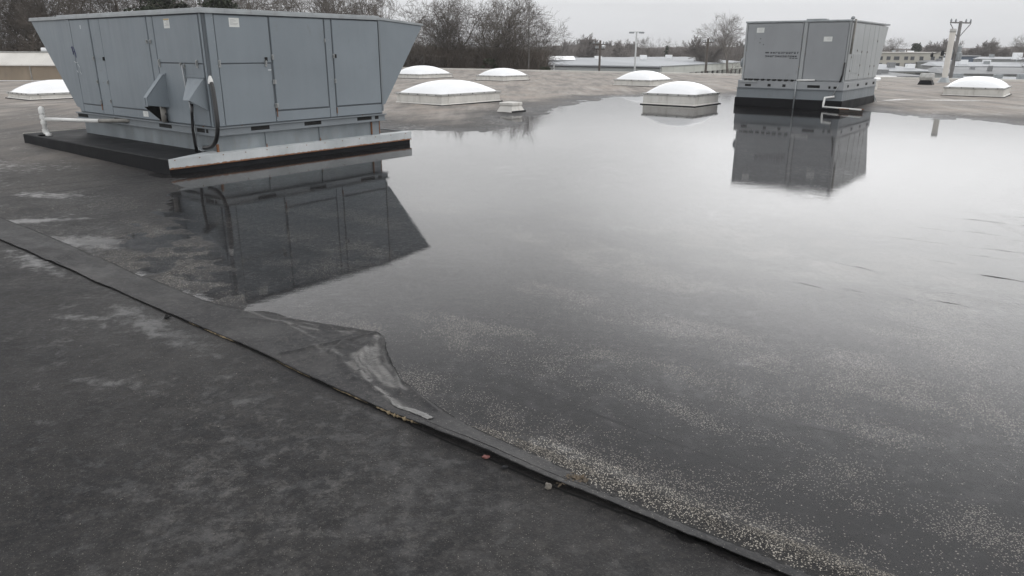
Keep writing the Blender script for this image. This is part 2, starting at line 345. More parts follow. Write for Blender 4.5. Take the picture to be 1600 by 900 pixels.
M['ivy'] = simple('dull_green_ivy', (.035, .042, .02), .8, .4, 1.5)

# ---------------------------------------------------------------- roof deck height field
POND = [(0.99,2.09),(0.72,2.28),(0.52,2.47),(0.28,2.72),(-0.03,3.00),(-0.30,3.17),(-0.50,3.28),(-0.78,3.55),(-1.02,4.20),(-1.55,4.50),(-1.95,4.92),(-2.44,5.55),(-2.91,6.25),(-3.68,7.44),(-4.34,8.81),(-4.70,9.93),(-4.85,11.0),(-4.3,12.6),(-3.3,13.6),(-3.0,14.24),(-3.16,17.0),(-2.34,16.6),(-0.58,16.24),(0.30,18.6),(0.52,20.85),(1.44,24.27),(4.07,29.2),(6.5,31.3),(8.49,30.11),(10.33,30.22),(10.7,26.5),(10.9,22.6),(11.31,20.6),(12.86,18.56),(15.18,15.86),(13.63,9.56),(6.46,3.69),(2.82,1.39),(1.2,1.5)]
def poly_sd(x, y, P):
    d = np.full(x.shape, 1e9); ins = np.zeros(x.shape, bool); n = len(P)
    for i in range(n):
        ax, ay = P[i]; bx, by = P[(i+1) % n]; ex, ey = bx-ax, by-ay; wx, wy = x-ax, y-ay
        t = np.clip((wx*ex+wy*ey)/(ex*ex+ey*ey), 0, 1); dd = (wx-ex*t)**2+(wy-ey*t)**2; d = np.minimum(d, dd)
        c = ((ay <= y) & (by > y)) | ((by <= y) & (ay > y))
        with np.errstate(divide='ignore', invalid='ignore'):
            xx = ax+(y-ay)*ex/(ey if ey != 0 else 1e-9)
        ins ^= c & (x < xx)
    d = np.sqrt(d); return np.where(ins, -d, d)
def gauss(x, y, cx, cy, ru, rv, ang):      # ellipse, ang = azimuth of the ru axis
    a = radians(ang); dx, dy = x-cx, y-cy; p = dx*sin(a)+dy*cos(a); q = dx*cos(a)-dy*sin(a)
    return np.exp(-((p/ru)**2+(q/rv)**2))
def deck(x, y, full=False):
    u = x*UX+y*UY; v = -x*UY+y*UX
    d = poly_sd(x, y, POND)
    big = fbm(x*.55+3, y*.55+7, 4)-.5; med = fbm(x*2.1, y*2.1, 4)-.5
    rise = np.where(d > 0, np.minimum(.075, .0115*d), np.maximum(-.030, .016*d))
    near = np.clip(y/8, .25, 1.6)
    jag = (fbm(u*1.7, v*4.5+3, 5)-.5)*.010*np.clip(y/10, 0, 1)+.012*(fbm(u*.9+7, v*.25, 4)-.5)*sstep(12, 22, y)
    h = W+rise+jag+big*.012*near+med*.006*np.clip(y/6, .35, 1)
    h = np.where(d < -.5, np.minimum(h, W-.0035+ .0*h), h)
    # stiff wrinkles of the membrane breaking the surface on the right, running along v
    an = fbm(u*16.0, v*.9+4, 5)-.5; zone = gauss(x, y, 4.6, 6.2, 3.4, 1.6, 128)+.55*gauss(x, y, 9.5, 7.5, 3, 2.5, 128)+.3*gauss(x, y, 1.6, 4.0, 1.2, .5, 128)
    zc = np.clip(zone*1.3, 0, 1); h = h*(1-zc)+(W-.007+big*.006)*zc
    # crumpled zones at the left shore and near the strip
    cz = gauss(x, y, -3.3, 6.5, 1.5, .55, 150)+.8*gauss(x, y, -3.6, 6.1, .9, .4, 110)
    cr = np.abs(fbm(u*5+11, v*3.2, 5)-.5)
    h = h+np.clip(cz, 0, 1)*(.10-cr)*.10
    nz = np.clip(gauss(x, y, -.8, 2.35, .9, .45, 90)+gauss(x, y, .4, 1.8, .6, .35, 110)*.7, 0, 1); h = h+nz*(fbm(x*9, y*9, 5)-.5)*.010
    # bank of granules beside the strip
    bank = np.exp(-((u-2.40-.03*np.clip(.9-v, 0, 1))/.075)**2)*sstep(2.1, 1.4, v)*sstep(-1.5, 0, v)
    h = h+bank*.016
    if not full: return h
    dry = sstep(.1, 2.6, d+big*3.5)*sstep(10.5, 27, y+.12*x+big*14+(fbm(u*.25, v*2.2, 4)-.5)*9)
    dry = np.maximum(dry, .42*sstep(7, 15, y+big*8)*sstep(.3, 2.5, d))
    film = 0*x
    for (cx, cy, a_, b_, az, s_) in ((-5.75, 8.9, .75, .2, 100, .82), (-5.3, 7.45, .95, .16, 75, .9), (-3.95, 6.65, .75, .30, 105, .95), (-4.1, 5.95, .75, .14, 128, .85), (-2.35, 4.45, 1.0, .16, 128, .74), (-2.95, 4.62, .28, .07, 95, .8), (-1.35, 3.35, .45, .10, 128, .6), (-6.6, 8.2, .8, .3, 90, .8), (-2.2, 3.6, .35, .10, 100, .6), (-1.4, 5.6, .3, .15, 128, .6), (16, 27, 1.6, .5, 110, .9), (14.2, 27.5, 1.2, .3, 60, .9)):
        film = np.maximum(film, s_*gauss(x, y, cx, cy, a_, b_, az))
    film = np.maximum(film, .62*fbm(x*.8+9, y*.8, 4)+.12*gauss(x, y, -1.2, 3.2, 1.2, .8, 90))
    pt = sstep(.43, .60, fbm(u*2.1+5, v*.75+2, 5))*(.2+.8*sstep(.40, .58, fbm(x*3.3, y*3.3, 4)))
    gr = (.05+1.15*pt)*(1-.75*np.exp(-((u-2.72)/.13)**4)*sstep(2.6, 1.9, v))*(1-.6*np.exp(-((u-3.35)/.10)**4)*sstep(3.5, 2.5, v))*np.clip(gauss(x, y, 1.6, 4.6, 5.0, 2.7, 128)*1.4, 0, 1)*(u > 2.3)
    gr = np.maximum(gr, .95*sstep(.35, .5, fbm(x*2.5, y*2.5, 4))*gauss(x, y, -1.7, 6.1, .55, .38, 60)); gr = np.maximum(gr, .35*sstep(.4, .6, fbm(x*2.5, y*2.5, 4))*gauss(x, y, -2.4, 7.2, 1.2, .5, 128))
    bw_ = .06+.10*np.clip(1.35-v, 0, 1.6); gr = np.maximum(gr, .6*sstep(bw_+.02, bw_-.01, u-2.33)*(u > 2.31)*sstep(2.3, 1.5, v)*(.5+.5*sstep(.35, .55, fbm(u*9, v*5, 3))))
    gr = np.clip(gr, 0, 1)
    mud = np.clip(gauss(x, y, -.9, 2.5, .8, .4, 100)+gauss(x, y, -1.3, 3.1, .6, .3, 128)+gauss(x, y, .35, 1.75, .6, .35, 110)+gauss(x, y, -3.7, 6.6, .9, .45, 110)+gauss(x, y, -2.6, 6.3, .8, .5, 140)*.8+.25, 0, 1)
    return h, dry, film, gr, mud

FE0, FE1 = (29.7, 43.6), (2.5, 60.6)          # far roof edge
ex, ey = FE1[0]-FE0[0], FE1[1]-FE0[1]; el = hypot(ex, ey); ex /= el; ey /= el; nx, ny = ey, -ex
if ny < 0: nx, ny = -nx, -ny
ys = [1.0]
while ys[-1] < 84: ys.append(ys[-1]*1.0066)
ys = np.array(list(np.arange(-12, .9, .35))+ys)
xs = [0.0]
while xs[-1] < 86: xs.append(xs[-1]+.024*(1+xs[-1]/2.6))
xs = np.array([-q for q in xs[:0:-1]]+xs)
X, Y = np.meshgrid(xs, ys)
dd = (X-FE0[0])*nx+(Y-FE0[1])*ny; over = dd > 0
Xc = np.where(over, X-nx*dd, X); Yc = np.where(over, Y-ny*dd, Y)
H, DRY, FILM, GRIT, MUD = deck(Xc, Yc, True)
H = np.where(over, 0, H)
ny_, nx_ = X.shape; idx = np.arange(ny_*nx_).reshape(ny_, nx_)
F = np.stack([idx[:-1, :-1], idx[:-1, 1:], idx[1:, 1:], idx[1:, :-1]], -1).reshape(-1, 4)
keep = ~(over.ravel()[F].all(1)); F = F[keep]
rd = np_mesh('roof_deck', np.stack([Xc.ravel(), Yc.ravel(), H.ravel()], -1), F, M['roof'], smooth=True); tag(rd, kind='structure')
for nm, A in (('dry', DRY), ('film', FILM), ('grit', GRIT), ('mud', MUD)):
    at = rd.data.attributes.new(nm, 'FLOAT', 'POINT'); at.data.foreach_set('value', A.ravel().astype(np.float32))
def hz(x, y): return float(deck(np.array([[float(x)]]), np.array([[float(y)]]))[0, 0])

wm = MB(); wm.add([(-8, .6, W), (30, .6, W), (30, 34, W), (-8, 34, W)], [(0, 1, 2, 3)])
wt = np_mesh('standing_water', wm.v, [(0, 1, 2, 3)], M['water']); tag(wt, kind='structure')

# lap seams of the membrane
def seam_ribbon(mb, p0, p1, wd, seed, lift=.0016):
    r = random.Random(seed); n = max(8, int(hypot(p1[0]-p0[0], p1[1]-p0[1])/.12)); dx, dy = p1[0]-p0[0], p1[1]-p0[1]; l = hypot(dx, dy); qx, qy = -dy/l, dx/l
    t = np.linspace(0, 1, n+1); wob = (fbm(t*l*.5+seed, t*0+seed, 4)-.5)*.10; ww = wd*(.5+fbm(t*l*3+seed, t*0, 3))
    cx = p0[0]+dx*t+qx*wob; cy = p0[1]+dy*t+qy*wob; h = deck(cx[None], cy[None])[0]
    vs = []
    for i in range(n+1):
        z = h[i]+lift; vs += [(cx[i]-qx*ww[i], cy[i]-qy*ww[i], z-.002), (cx[i]+qx*ww[i], cy[i]+qy*ww[i], z)]
    mb.add(vs, [(2*i, 2*i+1, 2*i+3, 2*i+2) for i in range(n)])
sm_ = MB()
for k, (u, v0, v1, wd) in enumerate(((2.86, .1, 2.6, .004), (3.9, .3, 6.2, .007), (5.2, 0, 5.5, .004), (7.2, -2, 7.5, .008), (12.9, -2, 14, .010), (16.8, 0, 20, .012), (20.4, -4, 22, .014), (24.4, -8, 22, .016), (28.6, -14, 24, .018), (33, -14, 30, .02), (38, -10, 30, .022), (43, -10, 30, .024), (48, -10, 30, .026))):
    seam_ribbon(sm_, uv2xy(u, v0), uv2xy(u, v1), wd, k+3)
for k, (p0, p1, wd) in enumerate((((-9.5, 6.1), (-5.2, 10.55), .007), ((-8.9, 5.9), (-4.9, 10.1), .007), (uv2xy(21, -3), uv2xy(46, -3), .016), (uv2xy(18, 8.5), uv2xy(44, 8.5), .015), (uv2xy(22, -12), uv2xy(46, -12), .017))):
    seam_ribbon(sm_, p0, p1, wd, k+40)
tag(sm_.build('roof_seams', M['seam']), kind='structure')

# stiff wrinkles of the membrane that break the water surface on the right, running along v
def wrinkle(mb, u0, v0, u1, v1, wd, top, seed):
    n = max(10, int(abs(v1-v0)/.02)); t = np.linspace(0, 1, n+1); c0 = u0+(u1-u0)*t+(fbm(t*abs(v1-v0)*3+seed, t*0+seed, 4)-.5)*.05*min(1, abs(v1-v0)*2)
    v = v0+(v1-v0)*t; e = np.sin(pi*t)**.7*(.45+1.1*fbm(t*abs(v1-v0)*6+seed, t*0+3, 4)); b = len(mb.v); X_ = (-1, -.45, 0, .4, 1)
    for i in range(n+1):
        for q in X_:
            hh = W-.006+(top+.006)*(1-abs(q)**1.5)*e[i]; px, py = uv2xy(c0[i]+q*wd*(.5+.6*e[i]), v[i]); mb.v.append((px, py, hh))
    for i in range(n):
        for j in range(4): mb.f.append((b+5*i+j, b+5*i+j+1, b+5*i+6+j, b+5*i+5+j))
def wrinkles():
    mb = MB(); r = random.Random(21)
    for k, (u0, v0, u1, v1, wd, tp) in enumerate(((6.90, .70, 6.87, -.9, .030, .010), (5.74, 1.85, 5.70, 1.12, .022, .005), (6.57, 1.6, 6.46, 1.05, .018, .003), (5.92, 1.05, 5.78, .62, .016, .004), (9.7, 1.2, 9.8, -1.2, .03, .005), (9.24, 1.25, 9.27, -.4, .03, .005), (7.85, 1.4, 7.88, .8, .02, .003), (7.9, .78, 7.95, -.3, .024, .004), (6.21, 1.05, 6.24, -.5, .02, .004), (5.28, 1.0, 5.25, .5, .016, .002), (5.56, .45, 5.65, -.4, .02, .004), (5.82, 1.3, 5.85, 1.1, .014, .004), (6.97, .36, 7.05, -.5, .02, .004), (3.38, 1.0, 3.45, .4, .010, .001), (8.4, .2, 8.5, -1.4, .025, .005), (10.6, .4, 10.6, -1.5, .03, .005), (6.5, .2, 6.52, -.6, .018, .003))):
        wrinkle(mb, u0, v0, u1, v1, wd*(1 if k == 0 else .8), tp*(.55 if k == 0 else .22), k*3+1)
    for k in range(16):
        u0 = r.uniform(5.4, 8.6); v0 = r.uniform(-1, 1.5); l = r.uniform(.15, .5); wrinkle(mb, u0, v0, u0+r.uniform(-.03, .03), v0-l, r.uniform(.008, .016), r.uniform(.0, .0008), 70+k)
    tag(mb.build('membrane_wrinkles', M['strip'], smooth=True), kind='structure')
wrinkles()

# loose granules
def granules():
    n = 420000; x = rng.uniform(-6, 7, n); y = 1.3+rng.random(n)**1.25*9.5
    u = x*UX+y*UY; v = -x*UY+y*UX; d = poly_sd(x[None], y[None], POND)[0]
    patch = sstep(.50, .66, fbm(u*1.25+5, v*.6+2, 5)); patch2 = sstep(.5, .68, fbm(x*3.1, y*3.1, 4))
    pr = .010+.42*patch*(.35+.65*patch2)*gauss(x, y, .9, 4.6, 3.0, 1.9, 128)
    bw = .07+.09*np.clip(1.3-v, 0, 1.2)
    bank = np.exp(-((u-2.36-bw)/bw)**2)*sstep(2.4, 1.3, v)*(u > np.where(v > 1.4, 2.36, 2.315))
    pr = pr*(1-.6*gauss(x, y, 1.3, 2.2, 1.6, .8, 128)); pr = np.maximum(pr, bank*.25)
    pr = np.where((u > 2.15) & (u < 2.62) & (v > 2.1), 0, pr); pr = np.where((u > 2.15) & (u < 2.33) & (v > 1.4), 0, pr)
    keep = rng.random(n) < pr; x = x[keep]; y = y[keep]
    # extra grains in the dense bank
    nb = 20000; vb = rng.uniform(-.9, 2.1, nb); bw = (.05+.11*np.clip(1.3-vb, 0, 1.2))*(.6+.9*fbm(vb*3, vb*0, 3)); ub = 2.325+rng.random(nb)*(.06+.10*np.clip(1.35-vb, 0, 1.6))
    ub = ub+np.where(vb > 1.4, .03, 0); kp = rng.random(nb) < (.25+.75*sstep(2.1, 1.2, vb))*(.25+.75*sstep(.42, .56, fbm(ub*9, vb*5, 4))); ub = ub[kp]; vb = vb[kp]
    x = np.concatenate([x, ub*UX-vb*UY]); y = np.concatenate([y, ub*UY+vb*UX])
    z = deck(x[None], y[None])[0]; k = len(x); r = (.0009+.0019*rng.random(k)**3)*(1+.10*np.clip(np.hypot(x, y)-3, 0, 5))
    o = np.array([(1, 0, 0), (-.5, .87, 0), (-.5, -.87, 0), (0, 0, .8), (0, 0, -.6)])
    a = rng.uniform(0, 6.28, k); ca, sa = np.cos(a), np.sin(a); st = rng.uniform(.7, 1.5, k)
    V = np.empty((k, 5, 3)); 
    for i, (p, q, s) in enumerate(o):
        V[:, i, 0] = x+r*(p*st*ca-q*sa); V[:, i, 1] = y+r*(p*st*sa+q*ca); V[:, i, 2] = z+r*(s+.4)
    f = np.array([(0, 1, 3), (1, 2, 3), (2, 0, 3), (1, 0, 4), (2, 1, 4), (0, 2, 4)])
    F = (np.arange(k)[:, None, None]*5+f[None]).reshape(-1, 3)
    print('granules', k)
    tag(np_mesh('loose_granules', V.reshape(-1, 3), F, M['granule']), 'pale mineral granules washed loose over the wet roof beside the cover strip', 'gravel', kind='stuff')
granules()

# ---------------------------------------------------------------- cover strip with the lifted flap
NEAR = [(.0, 2.255), (.17, 2.25), (.54, 2.24), (.75, 2.235), (1.08, 2.22), (1.5, 2.20), (1.86, 2.205), (2.26, 2.20), (2.9, 2.21), (3.71, 2.24), (4.76, 2.25), (6.51, 2.27), (7.95, 2.27), (14, 2.29)]
FAR = [(.0, 2.305), (.15, 2.30), (.52, 2.29), (.77, 2.287), (1.11, 2.272), (1.36, 2.262), (1.42, 2.315), (1.5, 2.325), (1.82, 2.34), (2.16, 2.37), (2.38, 2.42), (2.74, 2.51), (3.1, 2.74), (3.30, 2.90), (3.39, 2.92), (3.6, 2.86), (4.0, 2.74), (4.52, 2.60), (4.75, 2.57), (6.02, 2.57), (7.71, 2.63), (14, 2.64)]
def interp(T, v): return np.interp(v, [a for a, _ in T], [b for _, b in T])
GAP = [(-1, .014), (.5, .015), (1.2, .022), (1.6, .034), (2.0, .038), (2.25, .028), (2.5, .012), (3.2, .008), (4.5, .008), (5.5, .007), (14, .006)]
def ridge(u, v, a, b, wd, h):
    ax, ay = a; bx, by = b; ex_, ey_ = bx-ax, by-ay; t = np.clip(((u-ax)*ex_+(v-ay)*ey_)/(ex_**2+ey_**2), 0, 1)
    d = np.hypot(u-ax-ex_*t, v-ay-ey_*t); return h*np.exp(-(d/wd)**1.6)
st_root = thing('seam_cover_strip', 'long dark membrane strip lying diagonally over the roof seam with a crumpled lifted flap', 'roof strip', (0, 0, 0))
def strip():
    vs = np.concatenate([np.arange(-.6, 5.0, .011), np.arange(5.0, 14, .05)]); ns = 44
    s = np.linspace(0, 1, ns)
    uu = np.zeros((len(vs), ns)); vv = np.repeat(vs[:, None], ns, 1)
    wob = (fbm(vs*2.5, vs*0+3, 4)-.5)*.016+(fbm(vs*17, vs*0+6, 3)-.5)*.006; nu = interp(NEAR, vs)+wob; fu = interp(FAR, vs)+(fbm(vs*4, vs*0+9, 4)-.5)*.018+(fbm(vs*21, vs*0+2, 3)-.5)*.008
    uu = nu[:, None]+(fu-nu)[:, None]*s[None]
    x = uu*UX-vv*UY; y = uu*UY+vv*UX; base = deck(x, y)
    base = np.maximum(base, W-.002)
    gap = interp(GAP, vs)+(fbm(vs*3.1, vs*0, 4)-.5)*.010+(fbm(vs*13, vs*0+1, 3)-.5)*.005
    dn = uu-nu[:, None]; df = fu[:, None]-uu
    lift = gap[:, None]*np.exp(-(dn/.10)**2)+.007+.002*(fbm(uu*6, vv*6, 3)-.5)
    z = base+lift
    # the far edge thins into the deck
    z = np.where(df < .015, z-.004*(1-df/.015), z)
    fz = gauss(uu, vv, 2.62, 3.35, .9, .32, 0)
    fz = np.clip(gauss(uu, vv, 2.66, 3.2, .33, .55, 90), 0, 1)
    R = 0*z
    R = R-.006*np.exp(-((uu-2.45-(vv-3.75)*-.98)/.008)**2)*(vv < 3.75)*(vv > 3.36)
    ap = (2.91, 3.38)
    for a, b, wd, hh in ((ap, (2.30, 3.55), .014, .020), (ap, (2.58, 4.45), .020, .016), ((2.86, 3.55), (2.52, 4.30), .018, .012), ((2.80, 3.30), (2.50, 3.12), .022, .030), ((2.85, 3.25), (2.60, 2.85), .018, .022), ((2.74, 3.08), (2.42, 2.98), .020, .022), ((2.60, 2.88), (2.40, 2.62), .018, .018), ((2.56, 3.40), (2.36, 2.95), .022, .020), ((2.50, 3.30), (2.30, 2.60), .014, .013), ((2.52, 2.75), (2.38, 2.35), .016, .016), ((2.68, 3.42), (2.50, 3.36), .02, .02)):
        R = np.maximum(R, ridge(uu, vv, a, b, wd, hh))
    cr = np.abs(fbm(uu*13+3, vv*9, 4)-.5)
    z = z+R*.62+fz*(.16-cr)*.03*sstep(0, .04, dn)+.004*np.exp(-((np.hypot(uu-2.88, vv-3.36))/.06)**2)
    und = fbm(uu*3+1, vv*1.3, 4)-.5; z = z+und*.006
    pale = gauss(uu, vv, 2.60, 3.02, .20, .17, 90)*1.3+gauss(uu, vv, 2.66, 3.85, .42, .05, 90)*.5*0+.75*gauss(uu, vv, 2.68, 3.95, .11, .45, 0)
    pp = poly_sd(uu, vv, [(2.57, 3.25), (2.75, 3.22), (2.87, 3.34), (2.56, 2.86), (2.45, 2.63), (2.40, 2.77), (2.47, 3.04)])
    pale = .9*sstep(.015, -.015, pp+.05*(fbm(uu*16, vv*9, 3)-.5))
    cl = np.interp(vv, [2.28, 2.51, 2.68, 2.84, 3.07, 3.25, 3.5, 3.8], [2.28, 2.29, 2.33, 2.39, 2.47, 2.50, 2.56, 2.62])
    pale = np.maximum(pale, .95*np.exp(-((uu-cl)/.022)**2)*sstep(3.6, 3.2, vv)*sstep(2.3, 2.6, vv)*sstep(.42, .52, fbm(uu*26, vv*16, 3)))
    band = 0*pale
    for a, b, wd in (((2.80, 3.22), (2.60, 2.98), .020), ((2.64, 3.06), (2.52, 2.80), .012), ((2.70, 3.30), (2.62, 3.24), .03), ((2.56, 3.16), (2.44, 2.86), .008)): band = np.maximum(band, ridge(uu, vv, a, b, wd, 1))  # dark bands painted across the pale facets as shading of the folds
    fib = fbm((uu-.45*vv)*34, (vv+.45*uu)*6, 4)
    pale = pale*(1-.85*np.clip(band, 0, 1))*(.62+.5*sstep(.40, .58, fib))
    for a, b, wd, am in (((2.60, 4.6), (2.63, 4.1), .010, .7), ((2.63, 4.1), (2.70, 3.75), .012, .8), ((2.70, 3.75), (2.88, 3.42), .010, .8), ((2.66, 4.05), (2.60, 3.55), .010, .6), ((2.72, 3.9), (2.80, 3.5), .008, .6), ((2.55, 3.6), (2.48, 3.35), .012, .5)): pale = np.maximum(pale, am*ridge(uu, vv, a, b, wd, 1)*sstep(.38, .52, fbm(uu*30, vv*9, 3)))
    pale = np.clip(pale, 0, 1)
    pale = np.maximum(pale, .12*sstep(.5, .7, fbm(uu*4, vv*1.5, 4)))
    nv, nn = z.shape; V = np.stack([x, y, z], -1).reshape(-1, 3); I = np.arange(nv*nn).reshape(nv, nn)
    F = np.stack([I[:-1, :-1], I[1:, :-1], I[1:, 1:], I[:-1, 1:]], -1).reshape(-1, 4)
    # thickness: near lip and far lip
    lo_n = np.stack([x[:, 0]+.001, y[:, 0]+.001, z[:, 0]-.005], -1); lo_f = np.stack([x[:, -1], y[:, -1], base[:, -1]-.004], -1)
    k = len(V); V = np.concatenate([V, lo_n, lo_f]); J = np.arange(nv)
    Fn = np.stack([I[:-1, 0], k+J[:-1], k+J[1:], I[1:, 0]], -1); Ff = np.stack([I[:-1, -1], I[1:, -1], k+nv+J[1:], k+nv+J[:-1]], -1)
    o = np_mesh('cover_sheet', V, np.concatenate([F, Fn, Ff]), M['strip'], st_root, True)
    at = o.data.attributes.new('pale', 'FLOAT', 'POINT'); at.data.foreach_set('value', np.concatenate([pale.ravel(), np.zeros(2*nv)]).astype(np.float32))
    # thin dark ribbon along the far edge, drawn in place of lip shading
    sl = MB(); zz = z[:, -1]+.0025
    for i in range(0, nv, 2):
        a_, b_ = uv2xy(fu[i]-.001, vs[i]), uv2xy(fu[i]-.007, vs[i]); sl.v += [(a_[0], a_[1], zz[i]), (b_[0], b_[1], zz[i]+.002)]
    k2 = len(sl.v)//2; sl.f += [(2*i, 2*i+1, 2*i+3, 2*i+2) for i in range(k2-1) if vs[2*i] > 2.2 or rnd.random() > .3]; sl.build('edge_shade_line', M['hole'], st_root)
    # black sheet behind the lip: shade of the recess put into colour
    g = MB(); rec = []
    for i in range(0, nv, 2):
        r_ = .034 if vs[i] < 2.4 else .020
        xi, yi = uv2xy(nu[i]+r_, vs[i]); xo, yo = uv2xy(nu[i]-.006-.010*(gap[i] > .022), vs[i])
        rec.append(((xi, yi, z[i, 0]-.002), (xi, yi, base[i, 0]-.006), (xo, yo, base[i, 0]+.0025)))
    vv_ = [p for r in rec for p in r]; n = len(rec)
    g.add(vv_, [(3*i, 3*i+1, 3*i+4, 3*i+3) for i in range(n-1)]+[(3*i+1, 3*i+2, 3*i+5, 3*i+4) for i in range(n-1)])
    g.build('gap_shade_lining', M['hole'], st_root)
    # yellowed foam bead squeezed out along two stretches
    for a, b, rr in ((2.28, 2.60, .012), (2.66, 2.95, .0035), (3.15, 3.5, .003), (3.95, 4.30, .0065), (4.36, 4.5, .003)):
        n = int((b-a)/.007); pts = []; rad = []
        for i in range(n+1):
            v = a+(b-a)*i/n; u = float(interp(NEAR, v))+float(np.interp(v, vs, wob)); px, py = uv2xy(u-.001, v)
            zz = float(np.interp(v, vs, z[:, 0])); e = sin(pi*min(1, max(0, i/n)))**.5
            pts.append((px, py, zz-.009)); rad.append(rr*(.1+1.0*rnd.random()**1.5)*max(.1, e))
        MB().tube(pts, rad, 6).build('adhesive_bead', M['foam'], st_root)
    # silvery torn tape on the flap
    zi = lambda u, v: float(np.interp(v, vs, [0]*len(vs))) 
    def ztop(u, v):
        i = int(np.clip(np.searchsorted(vs, v), 0, nv-1)); sft = (u-nu[i])/(fu[i]-nu[i]); j = int(np.clip(round(sft*(ns-1)), 0, ns-1)); return z[i, j]
    path = [(2.30, 2.60, .003), (2.275, 2.54, .009), (2.272, 2.49, .015), (2.285, 2.42, .020), (2.284, 2.34, .024), (2.272, 2.27, .022)]
    pts = []; m = 40; pv = [p[1] for p in path][::-1]; pu = [p[0] for p in path][::-1]; pw = [p[2] for p in path][::-1]
    V = []; nc = 7
    for i in range(m+1):
        v = pv[0]+(pv[-1]-pv[0])*i/m; u = float(np.interp(v, pv, pu)); wd = float(np.interp(v, pv, pw))*(.9+.2*rnd.random())
        for j in range(nc):
            q = u+wd*(2*j/(nc-1)-1); xx, yy = uv2xy(q, v+.006*rnd.random()); V.append((xx, yy, ztop(q, v)+.002+.0035*rnd.random()+.007*(1-abs(2*j/(nc-1)-1))*(.5+.5*sin(i*.9))))
    I = np.arange((m+1)*nc).reshape(m+1, nc); Ft = np.stack([I[:-1, :-1], I[:-1, 1:], I[1:, 1:], I[1:, :-1]], -1).reshape(-1, 4)
    tag(np_mesh('torn_tape', V, Ft, M['tape'], st_root, True), 'crumpled silvery torn tape')
strip()

# small debris along the strip
def blob(name, mat, loc, r, sq=(1, 1, 1), parent=None, seed=0, sub=2, rough=.25):
    bm = bmesh.new(); bmesh.ops.create_icosphere(bm, subdivisions=sub, radius=1); rr = random.Random(seed)
    for v in bm.verts: v.co = Vector((v.co.x*sq[0], v.co.y*sq[1], v.co.z*sq[2]))*r*(1+rough*(rr.random()-.5)*2)
    m = bpy.data.meshes.new(name); bm.to_mesh(m); bm.free(); m.materials.append(mat); o = bpy.data.objects.new(name, m); link(o, parent); o.location = loc; return o
t = thing('strip_bolt', 'small black bolt poking from the upper end of the dark roof strip edge', 'bolt', (-2.36, 4.63, hz(-2.36, 4.63)))
MB().lathe([(.0, .0), (.016, 0), (.018, .006), (.016, .016), (.008, .018), (.007, .03), (0, .032)], n=6).build('head', M['hole'], t)
MB().tube([(0, 0, .012), (.028, .008, .010)], .005, 6).build('shank', M['hole'], t)
b = blob('red_scrap', M['red'], (-.115, 2.862, W+.012), .013, (1.3, .8, .6), seed=3); tag(b, 'small faded red scrap stuck in the black gap under the roof strip', 'scrap')
b = blob('grey_stone', M['stone'], (.155, 2.625, W+.016), .014, (1, .8, 1.2), seed=5); tag(b, 'small grey stone wedged against the lower edge of the roof strip', 'stone')
b = blob('dark_pebble', M['seam'], (-.03, 2.775, W+.014), .010, (1.5, .8, .8), seed=9); tag(b, 'dark wet pebble in the gap beside the red scrap', 'stone')
def litter():
    mb = MB(); r = random.Random(4)
    for i in range(130):
        a = r.random(); cx = .275+.03*r.gauss(0, 1)*.7-.02*a; cy = 2.665+.03*r.gauss(0, 1)*.6; cz = W+.015+.018*r.random(); l = .006+.014*r.random(); an = r.random()*6.28; ti = r.uniform(-.8, .8)
        dx, dy, dz = cos(an)*l, sin(an)*l, ti*l*.6; w_ = .2+.3*r.random()
        mb.add([(cx-dx, cy-dy, cz-dz), (cx+dy*w_, cy-dx*w_, cz+.001), (cx+dx, cy+dy, cz+dz), (cx-dy*w_, cy+dx*w_, cz-.001)], [(0, 1, 2, 3)])
    for i in range(16):
        a = r.random()*6.28; l = .03+.03*r.random(); mb.tube([(.28, 2.66, W+.016), (.28+cos(a)*l, 2.66+sin(a)*l, W+.02+.02*r.random())], .0013, 4)
    tag(mb.build('debris_clump', M['debris']), 'clump of brown leaf and twig debris on the strip at its torn step', 'debris')
litter()

# ---------------------------------------------------------------- near rooftop unit (local x = u, y = v; faces x=0 and y=0 are seen)
def on_face(face, s0, s1, z0, z1, d0, d1):
    """box proud of a face: 'R' is the y=0 face (s along x), 'L' the x=0 face (s along y); d0..d1 outward"""
    if face == 'R': return (s0, s1, -d1, -d0, z0, z1)
    return (-d1, -d0, s0, s1, z0, z1)
def panel(name, face, s0, s1, z0, z1, mat, parent, t=.012, ch=.006, base=-.002):
    mb = MB()
    def P3(s, d, z): return (s, -d, z) if face == 'R' else (-d, s, z)
    lo = [P3(s0, base, z0), P3(s1, base, z0), P3(s1, base, z1), P3(s0, base, z1)]
    mid = [P3(s0, t-ch, z0), P3(s1, t-ch, z0), P3(s1, t-ch, z1), P3(s0, t-ch, z1)]
    hi = [P3(s0+ch, t, z0+ch), P3(s1-ch, t, z0+ch), P3(s1-ch, t, z1-ch), P3(s0+ch, t, z1-ch)]
    b = len(mb.v); mb.v += lo+mid+hi
    for q in (0, 4):
        for i in range(4): mb.f.append((b+q+i, b+q+(i+1) % 4, b+q+4+(i+1) % 4, b+q+4+i))
    mb.f.append((b+8, b+9, b+10, b+11)); mb.f.append((b+3, b+2, b+1, b))
    return mb.build(name, mat, parent)
def latch(face, s, z, parent, w_=.02, h=.05, t0=.012, name='latch', mat=None):
    mb = MB(); mb.box(*on_face(face, s-w_, s+w_, z-h, z+h, t0-.002, t0+.012)); mb.box(*on_face(face, s-w_*.45, s+w_*.45, z-h*.55, z+h*.75, t0+.011, t0+.026))
    return mb.build(name, mat or M['latch'], parent, bevel=.002)
def screws(pts, face, parent, t0, mat, r=.006):
    for s, z in pts: MB().box(*on_face(face, s-r, s+r, z-r, z+r, t0-.002, t0+.004)).build('screw', mat, parent)
